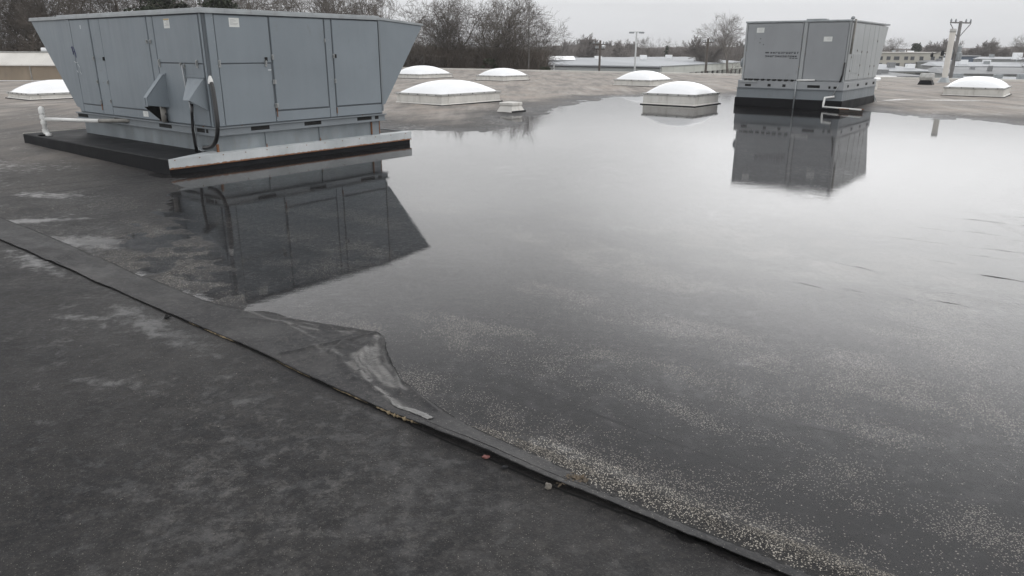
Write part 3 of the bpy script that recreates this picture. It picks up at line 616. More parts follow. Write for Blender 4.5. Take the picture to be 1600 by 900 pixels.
def sticker(face, s, z, w_, h, t0, parent, tilt=0, orange=True, lines=5, name='sticker'):
    o = MB().box(*on_face(face, s-w_/2, s+w_/2, z-h/2, z+h/2, t0-.001, t0+.0015)).build(name, M['paper'], parent)
    r = random.Random(int(s*100+z*10)); mb = MB()
    for i in range(lines):
        zz = z+h*.30-i*h*.68/lines; mb.box(*on_face(face, s-w_*.38, s-w_*.38+w_*.76*r.uniform(.4, 1), zz-h*.018, zz+h*.018, t0, t0+.0025))
    mb.build('sticker_print', M['ink'], o)
    if orange: MB().box(*on_face(face, s-w_*.48, s+w_*.48, z+h*.36, z+h*.48, t0, t0+.0028)).build('sticker_band', M['ink_orange'], o)
    return o

CX, CY = -4.53, 11.21
pad = thing('equipment_pad', 'low black pad with a rusty white metal edge under the near rooftop unit', 'roof pad', (CX, CY, 0), ROT)
def wedge_pad():
    x0, x1, y0, y1, zt = -.84, 4.02, -.10, 5.28, .165
    MB().box(x0+.01, x1-.01, y0+.012, y1-.01, -.16, zt).build('pad_body', M['black_rubber'], pad, bevel=.012)
    # drip edge on the pond side: sloping top sheet and turned down face
    mb = MB(); n = 24
    mb.prism([(x0, y0-.004, zt+.003), (-.05, .16, zt+.022), (x1, .02, zt+.012), (x1, y0-.004, zt+.003)], (0, 0, .005))
    mb.build('edge_top', M['flange'], pad)
    e = MB().box(x0, x1, y0-.012, y0+.008, .0, .150).build('edge_flange', M['flange'], pad, loc=(0, 0, .022))
    # second face under it, thin far side trim
    MB().box(x0+.02, x1-.02, y1-.012, y1+.004, .10, zt+.012).build('edge_trim', M['coping'], pad)
    MB().box(x1-.012, x1+.006, y0, 1.7, .03, zt+.012).build('edge_flange', M['flange'], pad)
    for i in range(13): MB().box(x0+.08+i*.385, x0+.094+i*.385, y0-.018, y0-.010, .145, .158).build('rivet', M['rust'], pad)
wedge_pad()

un = thing('rooftop_unit', 'large blue grey rooftop unit with sloping end hoods, nearest on the left', 'rooftop unit', (CX, CY, 0), ROT)
LX, LY, Z0, Z1 = 3.40, 4.60, .55, 2.21
body_bm = MB().box(0.002, LX, 0.002, LY, Z0, Z1); body_bm.build('body', M['seam_body'], un)
# right face
panel('panel', 'R', .05, .175, .56, 2.19, M['ac'], un, .014)
panel('panel', 'R', .185, 1.10, 1.485, 2.17, M['ac'], un)
panel('panel', 'R', .185, 1.085, .565, 1.468, M['ac'], un)
panel('access_door', 'R', 1.125, 2.165, .745, 2.17, M['ac'], un, .02, .008)
panel('panel', 'R', 1.10, 2.185, .565, .722, M['ac'], un)
panel('panel', 'R', 2.195, 2.325, .565, 2.17, M['ac'], un)
panel('access_door', 'R', 2.345, 3.375, .745, 2.17, M['ac'], un, .02, .008)
panel('panel', 'R', 2.335, 3.40, .565, .722, M['ac'], un)
# left face
panel('panel', 'L', .02, .062, .56, 2.19, M['ac'], un, .010)
panel('panel', 'L', .10, 1.41, 1.485, 2.17, M['ac'], un)
panel('panel', 'L', .10, .625, .565, 1.468, M['ac'], un)
panel('panel', 'L', .64, 1.41, .565, 1.468, M['ac'], un)
panel('panel', 'L', 1.425, 1.60, .565, 2.17, M['ac'], un, .016)
panel('access_door', 'L', 1.625, 3.24, .715, 2.17, M['ac'], un, .02, .008)
panel('panel', 'L', 1.62, 3.25, .565, .695, M['ac'], un)
panel('panel', 'L', 3.265, 3.63, .565, 2.17, M['ac'], un)
panel('access_door', 'L', 3.66, 4.40, .715, 2.17, M['ac'], un, .02, .008)
panel('panel', 'L', 3.645, 4.42, .565, .695, M['ac'], un)
panel('panel', 'L', 4.43, 4.59, .565, 2.19, M['ac'], un, .014)
for z in (1.19, .82): latch('R', 1.115, z, un, .032, .035, .018)
latch('R', 1.12, 1.57, un, .018, .04, .018); latch('R', .99, 1.48, un, .02, .055); latch('R', .19, 1.48, un, .02, .055, .014)
latch('R', 2.335, 1.58, un, .018, .035, .018); latch('R', 2.335, 1.17, un, .018, .035, .018); latch('R', 2.17, 1.83, un, .014, .03, .018)
for z in (1.80,): latch('L', 1.66, z, un, .02, .03, .018); latch('L', 1.55, z, un, .02, .03, .018)
for s in (1.37, .25): latch('L', s, 1.475, un, .022, .06)
latch('L', .72, 1.46, un, .02, .03); latch('L', .62, 1.44, un, .018, .035)
for s, z in ((3.655, 1.52), (3.655, 1.12), (3.25, 1.12), (3.645, .78), (3.25, .80)): latch('L', s, z, un, .02, .035, .018)
for s, z, f in ((3.28, 1.52, 'L'), (2.375, 1.58, 'R'), (1.0, 1.54, 'R')):
    MB().box(*on_face(f, s-.022, s+.022, z-.03, z+.03, .010, .032)).build('lock_knob', M['hole'], un, bevel=.005)
screws([(.14+i*.32, .60) for i in range(10)]+[(.15, 2.13-.17*i) for i in range(9)]+[(2.26, .72+.16*i) for i in range(9)], 'R', un, .013, M['cap'])
screws([(.25+i*.30, .60) for i in range(14)]+[(1.51, 2.1-.19*i) for i in range(8)]+[(3.45, .72+.2*i) for i in range(7)], 'L', un, .013, M['cap'])
# end hoods with sloping undersides
hr = MB().prism([(LX+.004, -.004, .70), (LX+.09, -.004, .72), (4.50, -.004, 2.085), (4.50, -.004, 2.13), (LX+.004, -.004, 2.195)], (0, LY*.92, 0))
hood = hr.build('end_hood', M['ac'], un, bevel=.006)
MB().prism([(LX+.0, -.022, 2.197), (4.54, -.022, 2.118), (4.54, -.022, 2.158), (LX+.0, -.022, 2.242)], (0, LY*.94, 0)).build('hood_trim', M['cap'], hood, bevel=.003)
MB().box(LX-.012, LX+.020, -.024, -.003, .60, 2.18).build('hood_seam', M['ac_dark'], hood)
hl = MB().prism([(-.004, LY+.004, .62), (-.004, LY+.14, .64), (-.004, 6.14, 2.17), (-.004, 6.14, 2.20), (-.004, LY+.004, 2.20)], (LX*.95, 0, 0))
hood2 = hl.build('end_hood', M['ac'], un, bevel=.006)
MB().box(-.028, LX*.95, LY+.30, 6.17, 2.203, 2.245).build('hood_trim', M['cap'], hood2, bevel=.003)
MB().box(-.036, -.020, LY+.30, 6.17, 2.186, 2.210).build('hood_drip', M['cap'], hood2)
# roof cap
cp = MB(); cp.box(-.03, LX+.01, -.03, LY+.28, 2.212, 2.262); cp.build('roof_cap', M['cap'], un, bevel=.006)
MB().box(-.042, LX-.01, -.042, -.026, 2.188, 2.235).build('drip_edge', M['cap'], un, bevel=.003)
MB().box(-.042, -.026, -.026, LY+.28, 2.188, 2.235).build('drip_edge', M['cap'], un, bevel=.003)
# base frame channel with fork pockets
fr_ = MB(); fr_.box(-.035, LX+.03, -.035, LY+.10, .432, .545); frame = fr_.build('base_frame', M['ac_dark'], un, bevel=.004)
for lo, hi_ in ((.425, .440), (.530, .550)):
    MB().box(-.062, LX+.05, -.062, -.033, lo, hi_).build('frame_lip', M['ac_dark'], frame, bevel=.002)
    MB().box(-.062, -.033, -.033, LY+.12, lo, hi_).build('frame_lip', M['ac_dark'], frame, bevel=.002)
for a, b_ in ((.59, .93), (1.61, 1.96), (2.76, 3.10)):
    MB().box(*on_face('R', a, b_, .462, .522, .030, .039)).build('fork_pocket', M['hole'], frame, bevel=.004)
MB().box(*on_face('R', 3.18, 3.27, .462, .520, .030, .039)).build('fork_pocket', M['hole'], frame, bevel=.004)
for a, b_ in ((.24, .46), (1.23, 1.63), (2.70, 3.21), (4.26, 4.67)):
    MB().box(*on_face('L', a, b_, .462, .520, .030, .039)).build('fork_pocket', M['hole'], frame, bevel=.004)
MB().box(*on_face('L', .14, .20, .462, .520, .030, .039)).build('fork_pocket', M['hole'], frame, bevel=.004)
# curb
MB().box(.012, 3.30, .012, 4.56, .10, .433).build('curb', M['galv'], un)
for a in (.87, 1.94): 
    MB().box(a-.012, a+.012, -.006, .014, .19, .43).build('curb_joint', M['galv'], un); MB().box(a-.010, a+.006, -.0085, .006, .175, .23).build('rust_streak', M['rust'], un)
MB().box(3.11, 3.31, -.010, .014, .18, .43).build('curb_end_plate', M['ac_dark'], un)
for a in (3.105, 3.29): MB().box(a, a+.018, -.016, .012, .19, .42).build('rust_streak', M['rust'], un)
MB().box(.0, .03, .0, .03, .175, .30).build('rust_streak', M['rust'], un)
for f, s_, z_, l in (('R', 1.115, .78, .14), ('R', 2.335, .72, .10), ('R', .45, .56, .07), ('R', 2.9, .56, .06), ('L', 3.655, .74, .11), ('L', 1.61, .62, .06), ('L', .30, .56, .07)):
    MB().box(*on_face(f, s_-.004, s_+.006, z_-l, z_, .010, .0235)).build('rust_streak', M['rust'], un)
# weather hoods on the left face
def weather_hood(y0, y1, zt, zb, dep, lip, parent, closed=True):
    mb = MB(); t_ = .012; prof = [(-.010, zt), (-.05, zt+.004), (-dep, zb+lip+.05), (-dep, zb+.05), (-.010, zb)]
    for y in (y0, y1-t_): mb.prism([(x, y, z) for x, z in prof], (0, t_, 0))
    mb.prism([(-.012, y0, zt), (-.05, y0, zt+.004), (-dep, y0, zb+lip+.05), (-dep+.012, y0, zb+lip+.04), (-.05, y0, zt-.012)], (0, y1-y0, 0))
    if lip > .04: mb.box(-dep-.002, -dep+.010, y0, y0+.05, zb+.05, zb+lip+.05); mb.box(-dep-.002, -dep+.010, y1-.05, y1, zb+.05, zb+lip+.05)
    o = mb.build('weather_hood', M['ac'], parent, bevel=.002)
    MB().box(-dep*.86, -.013, y0+.02, y1-.02, zb+.02, zb+.06).build('hood_shade_sheet', M['hole'], o)  # black sheet standing in for the shade inside the open hood
    MB().box(-.03, -.010, y0-.02, y1+.02, zt-.01, zt+.022).build('hood_flange', M['ac'], o)
    return o
h1 = weather_hood(1.25, 1.37, 1.30, .79, .36, .12, un)
def scoop_hood():
    A_, B_, C_, D_, E_, F_ = (-.012, .10, 1.28), (-.012, .58, 1.28), (-.29, .12, .96), (-.29, .30, .955), (-.012, .10, .80), (-.012, .58, .93)
    mb = MB(); mb.prism([A_, C_, D_, B_], (.012, 0, -.008)); mb.prism([A_, E_, C_], (0, .012, 0)); mb.prism([B_, D_, F_], (0, -.012, 0))
    o = mb.build('weather_hood', M['ac'], un); MB().prism([(-.27, .125, .97), (-.27, .29, .965), (-.012, .55, .945), (-.012, .115, .83)], (0, 0, .01)).build('hood_shade_sheet', M['hole'], o)  # hood mouth filled with black for the shade inside it
    MB().box(-.03, -.010, .08, .60, 1.275, 1.30).build('hood_flange', M['ac'], o); return o
h2 = scoop_hood()
MB().prism([(-.012, 1.58, .80), (-.26, 1.58, .80), (-.014, 1.58, .56)], (0, -.03, 0)).build('hood_underside_wedge', M['hole'], un)  # black wedge standing in for the shade under the weather hood
MB().tube([(-.06, 1.38, .80), (-.06, 1.38, .56)], .045, 12).build('flue_pipe', M['pvc_old'], un, True)
MB().tube([(-.07, 1.30, .70), (-.05, 1.29, .55)], .012, 8).build('gas_tube', M['cable'], un, True)
# electrical conduit and whip
MB().tube([(-.03, .66, 1.45), (-.045, .64, 1.40), (-.05, .60, 1.1), (-.06, .50, .75), (-.07, .46, .45), (-.09, .44, .17)], .014, 8).build('conduit', M['cap'], un, True)
MB().tube([(-.20, .22, .90), (-.20, .25, .75), (-.16, .36, .5), (-.15, .37, .34), (-.13, .385, .17)], .022, 10).build('conduit', M['cable'], un, True)
whip = [(-.02, -.075, 1.22), (-.03, -.12, 1.14), (-.05, -.17, 1.0), (-.07, -.21, .8), (-.08, -.22, .6), (-.09, -.17, .42), (-.10, -.06, .30), (-.12, .05, .26), (-.13, .16, .25)]
def smooth_path(P, k=6):
    P = [Vector(p) for p in P]; out = []
    for i in range(len(P)-1):
        a, b, c, d = P[max(i-1, 0)], P[i], P[i+1], P[min(i+2, len(P)-1)]
        for j in range(k):
            t = j/k; out.append(.5*((2*b)+(-a+c)*t+(2*a-5*b+4*c-d)*t*t+(-a+3*b-3*c+d)*t**3))
    return out+[P[-1]]
MB().tube(smooth_path(whip), .032, 12).build('power_whip', M['cable'], un, True)
MB().lathe([(0, 0), (.04, 0), (.036, .05), (.018, .11), (0, .115)], (-.02, -.07, 1.20), 10).build('whip_fitting', M['pvc'], un)
MB().tube(smooth_path([(-.10, .46, .45), (-.11, .40, .30), (-.12, .30, .21), (-.13, .18, .20), (-.13, .1, .24)]), .009, 6).build('conduit', M['cap'], un, True)
# condensate pipe
MB().tube([(.02, 2.62, .50), (-.22, 2.95, .497), (-.34, 3.12, .493)], .034, 12).build('drain_pipe', M['pvc_old'], un, True)
MB().tube([(-.34, 3.12, .493), (-.66, 4.52, .46)], .034, 12).build('drain_pipe', M['pvc'], un, True)
tx, ty = -.68, 4.60
tr = MB().tube([(tx, ty, .20), (tx, ty, .60)], .038, 12); tr.lathe([(.05, 0), (.05, .07), (.046, .10), (.02, .125), (0, .13)], (tx, ty, .56), 12)
trap = tr.build('drain_trap', M['pvc'], un, True)
for z in (.25, .40, .50): MB().lathe([(.040, 0), (.050, .0), (.050, .06), (.040, .06)], (tx, ty, z-.03), 12).build('coupling', M['pvc'], trap)
MB().tube(smooth_path([(tx, ty, .24), (tx+.01, ty-.03, .19), (tx+.02, ty-.12, .175)]), .046, 12).build('elbow', M['pvc'], trap, True)
blob('drain_residue', M['hole'], (tx-.02, ty+.04, .18), .07, (1.3, 1.5, .35), un, 3)
# stickers, marks
sticker('R', .51, 2.07, .17, .13, .012, un, orange=False); sticker('L', .99, 2.06, .17, .14, .012, un)
sticker('L', 2.08, .645, .17, .09, .012, un, orange=False, lines=3)
MB().box(*on_face('R', 1.02, 1.08, 1.365, 1.385, .010, .014)).build('paint_chip', M['chalk'], un)
def scrawl(face, strokes, mat, name, r=.006, t0=.016):
    mb = MB()
    for st in strokes:
        mb.tube([((s, -t0, z) if face == 'R' else (-t0, s, z)) for s, z in st], r, 5)
    return mb.build(name, mat, un)
scrawl('L', [[(4.50, 1.70), (4.46, 1.72), (4.40, 1.69), (4.36, 1.60), (4.36, 1.53)], [(4.47, 1.70), (4.46, 1.58)], [(4.46, 1.62), (4.40, 1.64)]], M['marker'], 'scrawl', .008, .022)
scrawl('L', [[(4.47, 1.46), (4.40, 1.44), (4.33, 1.45)], [(4.35, 1.42), (4.28, 1.36), (4.30, 1.28), (4.25, 1.24)], [(4.43, 1.3), (4.38, 1.27)]], M['chalk'], 'scrawl', .006, .022)
MB().box(*on_face('L', 3.96, 4.0, 2.02, 2.08, .018, .022)).build('paint_chip', M['chalk'], un)

# ---------------------------------------------------------------- far rooftop unit
RX, RY = 10.16, 23.08
u2 = thing('rooftop_unit', 'pale grey box shaped rooftop unit with dark lettering standing in the ponded water', 'rooftop unit', (RX, RY, 0), ROT)
B0, B1, FL, FD = .77, 2.53, 4.03, 3.20
MB().box(.02, FL, .02, FD, B0, B1).build('body', M['ac2'], u2)
panel('panel', 'L', 1.40, FD-.05, .80, 2.50, M['ac2'], u2, .016, .008)
panel('panel', 'L', 1.265, 1.375, .79, 2.52, M['ac2side'], u2, .022, .006)
panel('panel', 'L', .06, 1.24, .80, 2.50, M['ac2'], u2, .016, .008)
panel('corner_post', 'L', .0, .045, .78, 2.53, M['ac2side'], u2, .022, .006); panel('corner_post', 'L', FD-.04, FD+.02, .78, 2.53, M['ac2side'], u2, .022, .006)
for a, b_ in ((.05, .42), (.44, 1.58), (1.60, 2.28), (2.30, 2.92), (2.945, 3.50), (3.52, 4.0)):
    panel('panel', 'R', a, b_, .82, 2.49, M['ac2side'], u2, .016, .010)
panel('panel', 'R', .62, 1.45, 1.0, 1.60, M['ac2side'], u2, .024, .008)
he = MB().prism([(FL+.004, .01, .82), (FL+.10, .01, .80), (4.96, .01, 2.49), (FL+.004, .01, 2.52)], (0, FD-.02, 0)).build('end_hood', M['ac2side'], u2, bevel=.006)
c_ = MB(); c_.box(-.03, 5.0, -.03, FD+.05, 2.532, 2.585); c_.build('roof_cap', M['cap'], u2, bevel=.008)
MB().box(.02, .30, .75, 1.35, 2.585, 2.625).build('roof_patch', M['cap'], u2, bevel=.01)
blob('roof_fitting', M['cap'], (.12, .02, 2.63), .06, (1, 1, .8), u2, 2)
MB().tube([(.30, -.03, 2.60), (.26, -.04, 2.4), (.19, -.035, 1.6)], .035, 8).build('stained_conduit', M['pvc_old'], u2, True)
MB().box(-.08, 4.12, -.04, FD+.10, .53, .765).build('base_frame', M['ac2'], u2, bevel=.006)
MB().box(-.11, 4.14, -.07, FD+.13, .515, .53).build('frame_lip', M['ac_dark'], u2)
for a, b_ in ((.66, 1.04), (1.72, 1.82), (2.2, 2.3)): MB().box(*on_face('L', a, b_, .58, .66, .078, .086)).build('fork_pocket', M['hole'], u2)
for a, b_ in ((.15, .25), (.34, .40), (2.85, 3.05)): MB().box(*on_face('L', a, b_, .57, .64, .078, .086)).build('fork_pocket', M['hole'], u2)
MB().box(-.12, -.075, 2.66, 3.22, .70, .75).build('frame_lip', M['ac2side'], u2)
for a, b_ in ((.35, .5), (1.5, 1.75), (2.6, 2.85), (3.6, 3.85)): MB().box(*on_face('R', a, b_, .60, .68, .038, .046)).build('fork_pocket', M['hole'], u2)
for k in range(9):
    a = 1.5+k*.19; MB().box(*on_face('L', a, a+.13*rnd.uniform(.5, 1.1), .755, .81, .0, .09)).build('gap', M['hole'], u2)
MB().box(-.06, 4.10, -.03, FD+.12, .21, .517).build('curb', M['ac_dark'], u2)
MB().box(-.085, 4.16, -.055, FD+.16, -.15, .212).build('curb_flashing', M['black_rubber'], u2, bevel=.01)
for s, z in ((1.39, 1.2), (1.39, 1.75), (1.39, 2.1), (1.25, 1.6), (1.25, 1.95), (.06, 1.3), (FD-.05, 1.7), (FD-.05, 1.2)): MB().box(*on_face('L', s-.014, s+.014, z-.022, z+.022, .014, .030)).build('latch', M['pvc_old'], u2)
for s, z in ((1.02, 1.7), (1.60, 1.66), (.43, 1.5), (.45, 1.1), (1.59, 1.25), (2.29, 1.65), (2.93, 1.2), (3.51, 2.0), (3.51, 1.2), (1.6, .95), (2.93, .95)): MB().box(*on_face('R', s-.018, s+.018, z-.03, z+.03, .014, .034)).build('latch', M['pvc_old'], u2)
sticker('L', 2.74, 2.31, .24, .15, .016, u2, orange=False, lines=3); sticker('L', .62, 2.03, .25, .14, .016, u2, orange=False, lines=3)
def lettering():
    """two rows of sun-blurred, no longer readable block characters"""
    r = random.Random(12); mb = MB()
    def glyph(s, z, w_, h, k):
        bars = {0: [(0, 1, .1, .9)], 1: [(0, .35, 0, 1), (.3, 1, .6, 1)], 2: [(0, 1, .65, 1), (.6, 1, 0, .7), (0, .7, 0, .3)], 3: [(0, .4, 0, 1), (.6, 1, 0, 1), (.3, .7, 0, .4)], 4: [(0, 1, 0, .4), (0, .4, .3, 1), (.65, 1, .3, 1)], 5: [(.3, 1, .6, 1), (.3, .7, 0, .7)]}[k]
        for a, b_, c, d in bars: mb.box(*on_face('L', s-w_*b_, s-w_*a, z+h*c-h/2, z+h*d-h/2, .014, .019))
    s = 2.51; glyph(s, 1.625, .12, .055, 0); s -= .165
    for k in (0, 0, 1, 4, 2, 1, 4, 3, 1, 4, 5): glyph(s, 1.622, .058, .062, k); s -= .083 if k != 5 else .06
    s = 2.51
    for k in (2, 0, 3, 1, 2, 0, 4, 2, 3, 5, 4, 0, 0): glyph(s, 1.515, .062, .058, k); s -= .079
    for a, b_ in ((1.72, 1.66), (1.64, 1.57), (1.55, 1.47)): mb.box(*on_face('L', b_, a, 1.445, 1.468, .014, .019))
    mb.build('lettering', M['brand_ink'], u2)
lettering()
for s, z in ((2.72, 1.93), (2.60, 1.87), (2.71, 2.05)): MB().box(*on_face('L', s-.012, s+.012, z-.014, z+.014, .014, .018)).build('stain_mark', M['seam'], u2)
MB().tube([(-.05, 1.39, .80), (-.12, 1.385, .76), (-.13, 1.385, -.12)], .022, 8).build('conduit', M['cap'], u2, True)
MB().tube([(-.07, 1.39, .795), (-.075, .84, .815)], .026, 8).build('drain_pipe', M['pvc'], u2, True)
MB().tube([(-.035, .03, 1.35), (-.04, .05, 1.0), (-.05, .10, .76)], .026, 8).build('cable', M['cable'], u2, True)
MB().tube([(-.06, .10, .76), (-.09, .16, .55), (-.12, .24, .36)], .016, 8).build('conduit', M['latch'], u2, True)
pv = MB().tube([(-.10, .18, .345), (-.13, .30, .32), (-.25, .42, .31), (-.27, .43, .14), (-.28, .43, .035), (-.31, .30, .03)], .034, 10)
MB().tube([(.02, -.06, .0), (.02, -.06, 0)], .01, 4)
pv.build('drain_trap', M['pvc'], u2, True)
MB().tube([(-.28, .43, .035), (-.95, -.83, .045)], .026, 10).build('drain_pipe', M['pvc'], u2, True)
fan = MB().lathe([(0, 0), (.17, 0), (.22, .05), (.22, .17), (.14, .27), (0, .30)], (0, 0, 0), 18).build('exhaust_cap', M['ac_dark'], u2, True); fan.location = (.6, FD+.02, 1.30); fan.rotation_euler = (-pi/2, 0, 0)
MB().tube([(4.13, -.10, -.05), (4.06, -.04, .24)], .015, 6).build('brace', M['cap'], u2); MB().tube([(4.25, -.12, -.03), (4.08, -.04, .24)], .012, 6).build('brace', M['cap'], u2)
# block carrying the drain pipe
wx, wy = uv2xy(-.70, -.40)
blk = thing('timber_block', 'dark wet timber block holding up the end of the white drain pipe in the water', 'block', (RX+wx, RY+wy, W), ROT+radians(28))
MB().box(-.09, .09, -.42, .22, -.03, .085).build('block', M['wood'], blk, bevel=.008); MB().box(-.10, .10, -.44, .24, .085, .10).build('block_top', M['rust'], blk, bevel=.004)

# ---------------------------------------------------------------- skylights
SKG = 'domed skylights on the roof'
def skylight(label, x, y, lu, lv, zr, zt, stain=0):
    z0 = max(hz(x, y), W)-.01
    r = thing('skylight', label, 'skylight', (x, y, 0), ROT, SKG)
    e = .07; cb = MB(); cb.frust([(-e, -e, z0), (lu+e, -e, z0), (lu+e, lv+e, z0), (-e, lv+e, z0)], [(0, 0, z0+.07), (lu, 0, z0+.07), (lu, lv, z0+.07), (0, lv, z0+.07)])
    cb.box(0, lu, 0, lv, z0+.07, zr-.045); cb.build('curb', M['curb_white'], r, bevel=.006)
    MB().box(-e*.9, lu+e*.9, -e-.012, -e+.01, z0-.01, z0+.035).build('base_edge', M['seam'], r); MB().box(-e-.012, -e+.01, -e*.9, lv+e*.9, z0-.01, z0+.035).build('base_edge', M['seam'], r)
    MB().box(-.03, lu+.03, -.03, lv+.03, zr-.065, zr).build('rim', M['rim'], r, bevel=.006)
    mb = MB(); n = 22; b = 0
    for j in range(n+1):
        for i in range(n+1):
            a, c = i/n*2-1, j/n*2-1; hh = max(0, (1-abs(a)**2.3)*(1-abs(c)**2.3))**.62
            mb.v.append((.03+(lu-.06)*(a+1)/2, .03+(lv-.06)*(c+1)/2, zr-.006+(zt-zr)*hh))
    for j in range(n):
        for i in range(n): k = j*(n+1)+i; mb.f.append((k, k+1, k+n+2, k+n+1))
    mb.build('dome', M['dome'], r, True)
    sc_ = MB()
    for k in range(5): 
        q = lu*(.1+.2*k); sc_.box(q-.014, q+.014, -.040, -.028, zr-.045, zr-.012)
        q = lv*(.1+.2*k); sc_.box(-.040, -.028, q-.014, q+.014, zr-.045, zr-.012)
    sc_.build('clips', M['seam'], r)
    return r
skylight('large white domed skylight nearest the right end hood of the near rooftop unit', -2.26, 23.68, 2.95, 2.05, .33, .72)
skylight('white domed skylight standing in the water to the left of the far rooftop unit', 5.89, 24.2, 1.96, 1.85, .32, .69)
skylight('white domed skylight behind the one that stands in the water', 6.65, 36.43, 2.42, 2.0, .30, .71)
skylight('white domed skylight partly hidden behind the right hood of the near rooftop unit', -5.57, 44.8, 2.9, 2.3, .27, .74)
skylight('small looking white domed skylight far back in front of the brown bare trees', -.54, 41.65, 2.37, 1.95, .30, .69)
skylight('white domed skylight at the far right near the tall white flue pipe', 18.64, 28.43, 2.64, 2.0, .36, .74)
skylight('white domed skylight on the far left behind the left hood of the near rooftop unit', -16.12, 24.9, 2.5, 1.9, .24, .64)

sc1 = thing('roof_curb_box', 'small white capped curb box beside the large skylight at the edge of the puddle', 'curb box', (-.02, 21.65, 0), ROT)
MB().frust([(-.06, -.06, -.05), (.55, -.06, -.05), (.55, .52, -.05), (-.06, .52, -.05)], [(.02, .02, .13), (.47, .02, .13), (.47, .44, .13), (.02, .44, .13)]).build('curb', M['curb_white'], sc1)
MB().box(-.01, .50, -.01, .47, -.02+.15, .22).build('cap', M['curb_white'], sc1, bevel=.015)
MB().box(-.085, .57, -.085, -.06, -.06, -.01).build('base_edge', M['seam'], sc1)
sc2 = thing('roof_vent_box', 'small white vent box just behind the right side of the far rooftop unit', 'vent', (16.2, 33.6, -.02), ROT)
MB().box(0, .6, 0, .45, 0, .42).build('base', M['curb_white'], sc2, bevel=.01); MB().box(-.08, .68, -.08, .53, .42, .56).build('cap', M['dome'], sc2, bevel=.03)
sc3 = thing('exhaust_vent', 'small grey hooded exhaust vent on a black curb left of the tall flue pipe', 'vent', (21.7, 39.0, 0), ROT)
MB().frust([(-.1, -.1, -.03), (.62, -.1, -.03), (.62, .62, -.03), (-.1, .62, -.03)], [(0, 0, .24), (.52, 0, .24), (.52, .52, .24), (0, .52, .24)]).build('curb', M['black_rubber'], sc3)
MB().prism([(-.04, -.04, .24), (.56, -.04, .24), (.62, -.04, .42), (.50, -.04, .58), (.0, -.04, .58), (-.10, -.04, .40)], (0, .60, 0)).build('hood', M['rim'], sc3, bevel=.02)
fl = thing('flue_pipe', 'tall straight off-white flue pipe rising from the roof in front of the power pole', 'flue pipe', (24.2, 42.2, 0))
MB().lathe([(.38, -.03), (.27, .10), (.22, .22), (.15, .28)], n=20).build('boot', M['cap'], fl, True)
MB().lathe([(.15, .2), (.15, 2.68)], n=20).build('pipe', M['coping'], fl, True)
MB().lathe([(.0, 2.86), (.165, 2.85), (.17, 2.68), (.155, 2.66)], n=20).build('cap', M['rim'], fl, True)

# ---------------------------------------------------------------- roof edges, neighbouring parapet
def bar(mb, p0, p1, wd, z0, z1):
    dx, dy = p1[0]-p0[0], p1[1]-p0[1]; l = hypot(dx, dy); qx, qy = -dy/l*wd/2, dx/l*wd/2
    mb.frust([(p0[0]-qx, p0[1]-qy, z0), (p1[0]-qx, p1[1]-qy, z0), (p1[0]+qx, p1[1]+qy, z0), (p0[0]+qx, p0[1]+qy, z0)],
             [(p0[0]-qx, p0[1]-qy, z1), (p1[0]-qx, p1[1]-qy, z1), (p1[0]+qx, p1[1]+qy, z1), (p0[0]+qx, p0[1]+qy, z1)]); return mb
def ep(t): return (FE0[0]+ex*t, FE0[1]+ey*t)
ed = thing('roof_edge_coping', 'low pale metal coping along the far edge of the flat roof', 'roof edge', (*ep(20), 0)); inv = lambda p: (p[0]-ep(20)[0], p[1]-ep(20)[1])
mb = MB(); 
for k in range(-14, 22):
    bar(mb, inv(ep(k*3.05)), inv(ep(k*3.05+3.03)), .34, -.10, .125+.012*rnd.random())
mb.build('coping', M['coping'], ed)
bar(MB(), inv(ep(-43)), inv(ep(66)), .30, -7.0, -.10).build('outer_wall', M['tan_wall'], ed)
pw = thing('parapet_wall', 'tan stucco wall with a wide white metal band on top at the far left of the roof', 'wall', (-34, 40, 0))
MB().box(-30, 13, 0, .5, -.1, .80).build('wall', M['tan_wall'], pw)
MB().prism([(-30, -.10, .78), (-30, -.10, .84), (-30, .95, 1.45), (-30, 1.6, 1.45), (-30, 1.6, .78)], (43.2, 0, 0)).build('metal_band', M['coping'], pw)
MB().box(-30, 13.2, .90, 1.15, 1.45, 1.50).build('ridge_cap', M['rim'], pw)
MB().box(-30, 13, -.14, -.04, -.06, .045).build('base_flashing', M['dome'], pw)
for q in range(8): MB().box(-28+q*5.2, -27.94+q*5.2, -.03, .01, .0, .78).build('wall_joint', M['pvc_old'], pw)
vb = thing('roof_vent_box', 'small white and grey vent box on the roof behind the tan wall', 'vent', (-26.9, 44.6, 1.2))
MB().box(-.55, .55, -.4, .4, 0, .5).build('housing', M['dome'], vb, bevel=.04); MB().box(-.50, .05, -.42, -.39, .12, .34).build('louvre', M['cap'], vb)

# ---------------------------------------------------------------- ground
gm = NT('mixed_ground'); gp = gm.map((1, 1, 1), world=True); g1 = gm.noise(gp, .02, 6, .6); g2 = gm.noise(gp, .3, 6, .7)
gc = gm.mix(gm.rng(g1, .45, .55), (.055, .055, .056), (.075, .068, .045)); gc = gm.mix(gm.rng(g2, .4, .7, 0, .5), gc, (.12, .105, .085)); gm.bsdf(gc, .85)
tag(MB().add([(-1500, -300, GZ), (1500, -300, GZ), (1500, 2500, GZ), (-1500, 2500, GZ)], [(0, 1, 2, 3)]).build('ground', gm.m), kind='structure')

